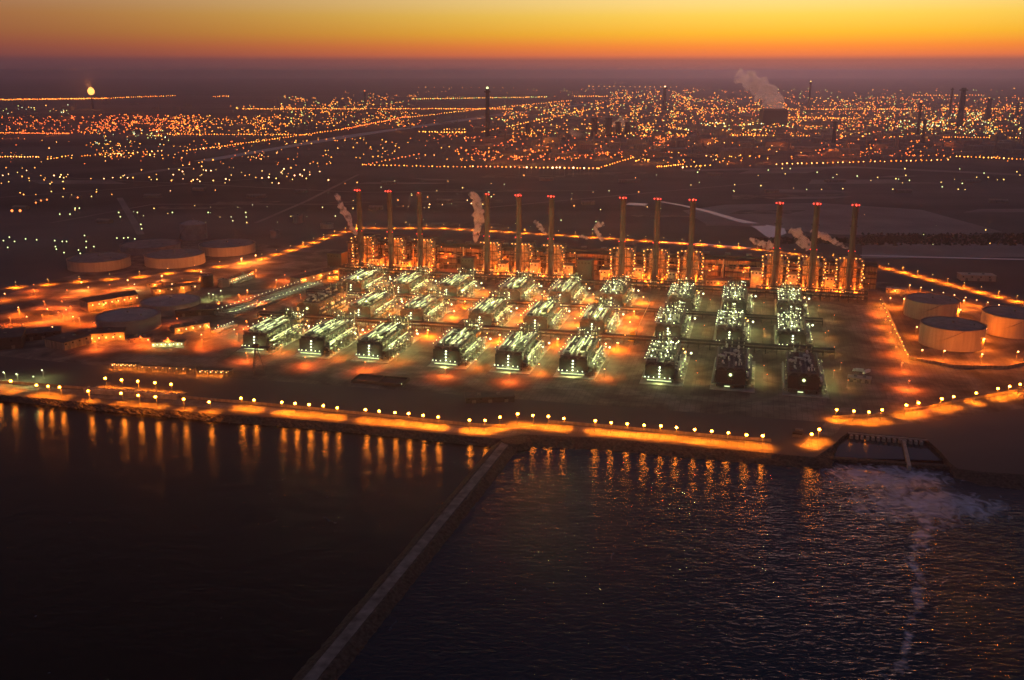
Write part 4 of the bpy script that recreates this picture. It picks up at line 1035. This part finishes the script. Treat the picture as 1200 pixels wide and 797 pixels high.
CL = {'g_yel': glow('c1', (1, .36, .045), 7, 'FRONT'), 'g_amb': glow('c2', (1, .22, .02), 6, 'FRONT'), 'g_sod': glow('c3', (1, .4, .1), 9, 'FRONT'), 'g_rso': glow('c4', (1, .15, .03), 6, 'FRONT'), 'g_ygr': glow('c5', (.7, .75, .2), 4, 'FRONT'), 'g_tube': glow('c6', (.8, .9, .5), 4, 'FRONT')}
for Y, x, y, k, s in rest:
    r = min(10, s * Y * .00058); p = at(x, y, 9)
    mb.mi = keys.index(k); mb.octa((p.x, p.y, 8 + r), r); mb.mi = 6; mb.box(p.x - .15, p.x + .15, p.y - .15, p.y + .15, 0, 8)
o = mb.build('city_lights', [CL[k] for k in keys] + [M['steel']]); kind(o, 'stuff'); o['label'] = 'thousands of tiny city and refinery lamps to the horizon'; o['category'] = 'lights'

TG = [lamp_data('town glow', c, 5e4, 6) for c in ((1, .30, .04), (1, .18, .02), (1, .4, .07))]
for x0, x1, y0, y1, n, k in ((0, 230, 137, 158, 16, 1), (230, 480, 118, 158, 16, 0), (560, 800, 122, 186, 26, 0), (800, 1200, 118, 160, 34, 2), (560, 1130, 160, 186, 18, 1)):
    for _ in range(n): light(TG[k], at(R.uniform(x0, x1), R.uniform(y0, y1), 22))  # bare lights added to spread a glow between the city lamps
# far blocks of the industrial town (reads as one mass)
mb = MB()
for _ in range(620):
    x = R.choice([R.uniform(560, 1200), R.uniform(0, 1200), R.uniform(700, 1200)]); y = R.uniform(118, 186)
    if x < 560 and y > 160: continue
    p = at(x, y); w = R.uniform(25, 90); d = R.uniform(20, 60); h = R.choice([8, 10, 14, 20, 26])
    mb.box(p.x - w / 2, p.x + w / 2, p.y, p.y + d, 0, h)
    if R.random() < .3: mb.rod((p.x + w, p.y, 0), (p.x + w, p.y, h * 2.4), 4, 8)
o = mb.build('far_town_blocks', M['clad']); kind(o, 'stuff'); o['label'] = 'low dark blocks of the distant industrial town'; o['category'] = 'town'

# distant chimneys, columns and the flare
def stack(x, ytop, ybase, r, label, beacon=None, name='distant_chimney', cat='chimney', tip=.7):
    b = at(x, ybase); a = (398.5 - ytop) / F; h = H + (-SP + a * CP) / (CP + a * SP) * b.y
    t = thing(name, label, cat, b, 0, 'tall stacks on the far plain')
    MB().lathe([(r, 0), (r * tip, h)], 12).build('shaft', M['dark'], t, True)
    MB().lathe([(r * 1.25, h * .93), (r * 1.25, h * .96)], 12).build('platform', M['dark'], t)
    if beacon: MB().ball((0, 0, h + 3), 5.5, 8).build('beacon', M[beacon], t, True)
    return t, b, h
stack(571.5, 104, 166, 11, 'tallest dark distant chimney, left of centre', 'g_ygr')
stack(778, 102, 132, 16, 'far dark chimney with an orange light, centre right', 'g_sod')
stack(947.5, 96, 128, 10, 'thin distant mast with a pale light above the steam cloud', 'g_yel')
stack(1124, 103, 150, 18, 'thick dark leaning looking chimney near the right edge')
stack(1157, 115, 140, 18, 'short thick chimney right of the thick dark one')
stack(1112, 103, 140, 8, 'thin mast left of the thick dark chimney')
stack(976.5, 142, 170, 9, 'short dark stack in front of the dotted lamp road')
stack(1075, 120, 160, 8, 'slim stack with red top on the right plain', 'g_rso')
stack(1081, 140, 168, 8, 'second slim stack beside the red topped one')
stack(428, 107, 125, 12, 'far small stack on the left horizon', 'g_rso')
stack(696, 138, 160, 15, 'dark refinery column, left of the group of four', name='refinery_column', cat='column', tip=1)
stack(713, 138, 160, 16, 'dark refinery column, second of the group of four', name='refinery_column', cat='column', tip=1)
stack(724, 143, 158, 14, 'dark refinery column, third of the group of four', name='refinery_column', cat='column', tip=1)
stack(735, 143, 158, 13, 'dark refinery column, right of the group of four', name='refinery_column', cat='column', tip=1)
stack(619, 144, 160, 12, 'lone dark column left of the refinery columns', name='refinery_column', cat='column', tip=1)
stack(1191, 120, 138, 14, 'dark pointed column at the right edge', name='refinery_column', cat='column', tip=.5)
t, b, h = stack(109, 109, 128, 9, 'distant flare stack with a burning orange flame on the left', name='flare_stack', cat='flare')
f = MB(); f.lathe([(6, 0), (18, 5), (25, 18), (27, 32), (22, 46), (10, 58), (.5, 64)], 14, (0, 0, h - 15)); f.build('flame', M['g_fla'], t, True)
light(lamp_data('flare light', (1, .3, .06), 1e6, 20), (0, -60, h + 60), t)
b = at(908, 147); t = thing('cooling_tower', 'dark squat cooling block under the big steam cloud', 'cooling tower', b, 0)
MB().box(-72, 72, 0, 90, 0, 84).build('shell', M['dark'], t); MB().box(-66, 66, 6, 84, 84.01, 92).build('fan_deck', M['steel'], t)

RP = random.Random(21)
for k in range(26):
    x, y = RP.uniform(0, 1150), RP.uniform(198, 262)
    if x < 420 and y > 250: continue
    w_, d_ = RP.uniform(30, 110), RP.uniform(1.5, 5); sk = RP.uniform(-25, 25)
    poly_sheet('sand_flat', [at(x, y), at(x + w_, y + RP.uniform(-1.5, 1.5)), at(x + w_ + sk, y + d_), at(x + sk * .8, y + d_ * 1.1)], .5 + k * .03, M['sand'] if k % 2 else M['yard'])
for a in ([(0, 232), (140, 222), (330, 208)], [(300, 262), (360, 236), (420, 205)], [(0, 205), (200, 215), (420, 226), (700, 224)], [(560, 245), (700, 232), (900, 214)], [(60, 262), (180, 240), (420, 240)]):
    strip('desert_track', [at(*p) for p in a], 10, 1.4, M['sand'])
for k, (x, y, w_) in enumerate([(22, 246, 34), (48, 238, 26), (88, 234, 24), (120, 262, 30), (178, 232, 40), (232, 224, 30), (300, 232, 46), (352, 226, 30), (455, 216, 40), (520, 238, 36), (640, 212, 40), (690, 240, 30), (738, 214, 60), (838, 206, 44), (905, 226, 36), (980, 214, 60), (1060, 226, 40), (1140, 214, 50), (1170, 238, 40), (440, 246, 30)]):
    p = at(x, y); b_ = MB(); b_.box(-w_ / 2, w_ / 2, 0, 16, 0, 6); b_.gable(-w_ / 2, w_ / 2, 0, 16, 6.01, 9); o = b_.build('field_shed', M['clad']); o.location = p; o.rotation_euler = (0, 0, RP.uniform(-.3, .3))
    zz = [q[2] for q in zones if q[0] <= x < q[1]][0]
    tag(o, 'small low shed standing on the %s' % zz, 'shed', 'sheds on the %s' % zz)
# ------------------------------------------------------------------ steam plumes
def vol(name, col, dens, aniso=.0, sc=0):
    m = bpy.data.materials.new(name); m.use_nodes = True; N = m.node_tree.nodes; L = m.node_tree.links
    N.remove(N['Principled BSDF']); v = N.new('ShaderNodeVolumePrincipled'); v.inputs['Emission Strength'].default_value = 0
    v.inputs['Color'].default_value = (*col, 1); v.inputs['Density'].default_value = dens; v.inputs['Anisotropy'].default_value = aniso
    L.new(v.outputs[0], N['Material Output'].inputs['Volume'])
    if sc:
        g = N.new('ShaderNodeNewGeometry'); t = N.new('ShaderNodeTexNoise'); t.inputs['Scale'].default_value = sc; t.inputs['Detail'].default_value = 4
        L.new(g.outputs['Position'], t.inputs['Vector']); q = N.new('ShaderNodeMapRange'); q.inputs[1].default_value = .42; q.inputs[2].default_value = .62; q.inputs[4].default_value = dens * 2
        L.new(t.outputs['Fac'], q.inputs[0]); L.new(q.outputs[0], v.inputs['Density'])
    return m
V1 = vol('steam', (1, .96, .97), .28, .3, .16); V2 = vol('far steam', (1, .95, .94), .018, .85, .022)
def plume(label, base, pts, vm, seed):
    rr = random.Random(seed); mb = MB()
    # one lumpy skin swept along the path
    P = [Vector(p[:3]) for p in pts]; W = [p[3] for p in pts]; n = 20; rings = []
    cnt = 26
    for i in range(cnt + 1):
        t = i / cnt * (len(P) - 1); k = min(int(t), len(P) - 2); f_ = t - k; c = P[k].lerp(P[k + 1], f_); w = W[k] + (W[k + 1] - W[k]) * f_
        c = c + Vector((rr.uniform(-1, 1), rr.uniform(-1, 1), rr.uniform(-1, 1))) * w * .28
        w *= (.75 + .5 * rr.random()); d = (P[k + 1] - P[k]).normalized(); tt = Vector((0, 1, 0)) if abs(d.y) < .9 else Vector((1, 0, 0)); x = d.cross(tt).normalized(); y = d.cross(x)
        if i in (0, cnt): w *= .25
        rings.append([c + (x * math.cos(2 * PI * q / n) + y * math.sin(2 * PI * q / n)) * w * (1 + .55 * noise.noise(Vector((math.cos(2 * PI * q / n) * 1.6, math.sin(2 * PI * q / n) * 1.6, i * .55 + seed)))) for q in range(n)])
    vs = [p for r_ in rings for p in r_]; fs = [(i * n + q, i * n + (q + 1) % n, (i + 1) * n + (q + 1) % n, (i + 1) * n + q) for i in range(cnt) for q in range(n)] + [tuple(range(n))[::-1], tuple(range(cnt * n, cnt * n + n))]
    o = mb.add(vs, fs).build('steam_plume', vm, None, True); sm = o.modifiers.new('s', 'SUBSURF'); sm.levels = sm.render_levels = 1
    tag(o, label, 'steam', 'steam plumes'); return o
def plane_pt(x, y, v):        # pixel to a point on the upright plane v = const
    a = (x - 600) / F; b = (398.5 - y) / F; d = Vector((a, CP + b * SP, -SP + b * CP)); nrm = Vector((-SU, CU, 0))
    k = (v + OX * nrm.x + OY * nrm.y) / d.dot(nrm); return Vector((0, 0, H)) + d * k
def pl(label, pts, v, vm, seed, sc): plume(label, None, [(*plane_pt(x, y, v), w * sc) for x, y, w in pts], vm, seed)
pl('pinkish steam plume left of the first chimney', [(420, 277, 2), (412, 265, 4), (405, 250, 4.5), (399, 240, 3.5), (393, 226, 3)], 470, V1, 1, 1.3)
pl('tall steam plume left of the fourth chimney', [(556, 284, 3), (560, 268, 5.5), (561, 250, 6), (558, 235, 5), (552, 224, 3.5)], 470, V1, 2, 1.3)
pl('thin steam wisp right of the fifth chimney', [(640, 275, 1.6), (633, 266, 3), (625, 259, 2.5)], 470, V1, 3, 1.3)
pl('hooked steam wisp in front of the hall, centre', [(707, 283, 2), (699, 272, 3), (698, 264, 3), (709, 263, 3)], 470, V1, 4, 1.3)
pl('steam puff left of the tenth chimney', [(909, 290, 2.5), (900, 287, 4.5), (888, 284, 3), (878, 279, 2.5)], 470, V1, 5, 1.3)
pl('large steam puff between the tenth and eleventh chimneys', [(951, 290, 5), (941, 284, 6.5), (937, 275, 5), (925, 268, 4.5)], 470, V1, 6, 1.3)
pl('steam streak left of the last chimney', [(995, 291, 1.6), (982, 285, 3), (970, 279, 3.5), (961, 275, 3.5), (949, 270, 3)], 470, V1, 7, 1.3)
pl('small steam puff over the hall right of the sixth chimney', [(690, 280, 1.5), (684, 277, 2), (678, 277, 1.6)], 470, V1, 8, 1.3)
pl('big distant steam cloud rising from the cooling block', [(918, 128, 8), (905, 117, 12), (894, 105, 12), (880, 95, 10), (864, 84, 8)], 5100, V2, 9, 5.2)
pl('low white steam cloud left of the refinery columns', [(686, 165, 2), (677, 158, 6), (668, 150, 5)], 3300, V2, 10, 3.8)
pl('faint steam cloud behind the refinery columns', [(738, 160, 5), (728, 150, 11), (722, 141, 8)], 4300, V2, 11, 4.5)

# scrub band beyond the canal
mb = MB()
for _ in range(1500):
    x, y = R.choice([(R.uniform(1010, 1230), R.uniform(276, 288)), (R.uniform(1010, 1230), R.uniform(274, 284)), (R.uniform(880, 1050), R.uniform(279, 286))])
    p = at(x, y); mb.octa((p.x, p.y, R.uniform(.3, 1)), R.uniform(1.5, 3.6))
o = mb.build('scrub_vegetation', M['leaf']); kind(o, 'stuff'); o['label'] = 'dark scrub and bushes on the plain'; o['category'] = 'scrub'

# ------------------------------------------------------------------ haze, sky, sun, camera
HZ = vol('evening haze', (.85, .73, .94), 6e-5, .72)
o = MB().box(-46000, 46000, -3100, 46000, -9.5, 335).build('haze', HZ); kind(o, 'stuff')

w = bpy.data.worlds.new('World'); S.world = w; w.use_nodes = True
N = w.node_tree.nodes; L = w.node_tree.links; bg = N['Background']
tc = N.new('ShaderNodeTexCoord'); sx = N.new('ShaderNodeSeparateXYZ'); L.new(tc.outputs['Generated'], sx.inputs[0])
def m2(op, a, b=None, c=None, clamp=False):
    q = N.new('ShaderNodeMath'); q.operation = op; q.use_clamp = clamp
    for i, v in enumerate((a, b, c)):
        if v is None: continue
        if hasattr(v, 'node'): L.new(v, q.inputs[i])
        else: q.inputs[i].default_value = v
    return q.outputs[0]
elev = m2('MULTIPLY', m2('ARCSINE', sx.outputs[2]), 180 / PI)
azim = m2('MULTIPLY', m2('ARCTAN2', sx.outputs[0], sx.outputs[1]), 180 / PI)
dif = m2('SUBTRACT', azim, 17.0)
gau = m2('EXPONENT', m2('MULTIPLY', m2('MULTIPLY', dif, dif), -1 / (2 * 24.0 ** 2)))
gau2 = m2('EXPONENT', m2('MULTIPLY', m2('MULTIPLY', dif, dif), -1 / (2 * 70.0 ** 2)))
def lin1(c): return tuple((x / 255 / 12.92 if x / 255 < .04045 else ((x / 255 + .055) / 1.055) ** 2.4) for x in c)
# two elevation ramps: towards the afterglow, and away from it. factor = (elev+2)/92 spread by a square root
fac = m2('POWER', m2('DIVIDE', m2('MAXIMUM', m2('ADD', elev, 1.0), 0.0), 91.0, clamp=True), .5)
def ramp(stops):
    r = N.new('ShaderNodeValToRGB'); e = r.color_ramp.elements; r.color_ramp.interpolation = 'LINEAR'
    for i, (el, c) in enumerate(stops):
        p = math.sqrt(max(0, el + 1) / 91)
        q = e[i] if i < 2 else e.new(p)
        q.position = p; q.color = (*c, 1)
    L.new(fac, r.inputs[0]); return r.outputs[0]
hot = ramp([(-1, lin1((160, 98, 94))), (90, (.19, .17, .25)), (.0, lin1((146, 90, 88))), (.3, lin1((156, 94, 90))), (.62, lin1((166, 96, 86))), (.88, lin1((236, 120, 72))), (1.35, lin1((255, 142, 54))), (2.05, lin1((255, 188, 50))), (3.0, lin1((255, 212, 86))), (3.8, lin1((255, 222, 136))),
            (6, lin1((215, 160, 135))), (9, lin1((96, 84, 104))), (14, lin1((48, 58, 84))), (30, lin1((34, 54, 82))), (48, lin1((40, 60, 88))), (65, lin1((98, 96, 122)))])
cold = ramp([(-1, lin1((72, 44, 54))), (90, (.19, .17, .25)), (.0, lin1((76, 46, 55))), (.42, lin1((80, 48, 56))), (1.1, lin1((104, 52, 56))), (1.8, lin1((134, 56, 52))), (2.9, lin1((152, 72, 54))), (3.8, lin1((158, 94, 76))),
             (6, lin1((110, 80, 80))), (10, lin1((34, 30, 40))), (16, lin1((10, 11, 15))), (30, lin1((8, 9, 12))), (48, lin1((14, 16, 22))), (65, lin1((70, 66, 84)))])
mx = N.new('ShaderNodeMix'); mx.data_type = 'RGBA'; L.new(gau, mx.inputs[0]); L.new(cold, mx.inputs[6]); L.new(hot, mx.inputs[7])
dk = N.new('ShaderNodeMix'); dk.data_type = 'RGBA'; L.new(gau2, dk.inputs[0]); dk.inputs[6].default_value = (.10, .085, .115, 1); L.new(mx.outputs[2], dk.inputs[7])
sky = N.new('ShaderNodeTexSky'); sky.sky_type = 'NISHITA'; sky.sun_disc = False; sky.sun_elevation = math.radians(1.0); sky.sun_rotation = math.radians(17); sky.dust_density = 3; sky.altitude = 300
sc_ = N.new('ShaderNodeVectorMath'); sc_.operation = 'SCALE'; L.new(sky.outputs[0], sc_.inputs[0]); sc_.inputs[3].default_value = .006
ad = N.new('ShaderNodeVectorMath'); ad.operation = 'ADD'; L.new(dk.outputs[2], ad.inputs[0]); L.new(sc_.outputs[0], ad.inputs[1])
L.new(ad.outputs[0], bg.inputs['Color']); bg.inputs['Strength'].default_value = 1.0

sl = bpy.data.lights.new('sun', 'SUN'); sl.energy = .13; sl.angle = math.radians(12); sl.color = (1, .52, .52)
so = bpy.data.objects.new('sun', sl); C.objects.link(so)
az, el = math.radians(17), math.radians(1.5)
dvec = Vector((math.sin(az) * math.cos(el), math.cos(az) * math.cos(el), math.sin(el)))
so.rotation_euler = dvec.to_track_quat('Z', 'Y').to_euler()

cam = bpy.data.cameras.new('camera'); cam.sensor_width = 36; cam.lens = 36 * F / 1200; cam.clip_start = 1; cam.clip_end = 120000
co = bpy.data.objects.new('camera', cam); C.objects.link(co); co.location = (0, 0, H); co.rotation_euler = (PI / 2 - PITCH, 0, 0); S.camera = co

S.view_settings.view_transform = 'Standard'; S.view_settings.look = 'None'; S.view_settings.exposure = 0; S.view_settings.gamma = 1
cy = S.cycles
cy.use_light_tree = True; cy.use_denoising = True; cy.max_bounces = 4; cy.diffuse_bounces = 1; cy.glossy_bounces = 2; cy.transmission_bounces = 1; cy.volume_bounces = 3; cy.transparent_max_bounces = 4
cy.use_adaptive_sampling = False; cy.sample_clamp_indirect = 3; cy.sample_clamp_direct = 0; cy.caustics_reflective = False; cy.caustics_refractive = False
cy.volume_step_rate = 4; cy.volume_max_steps = 64
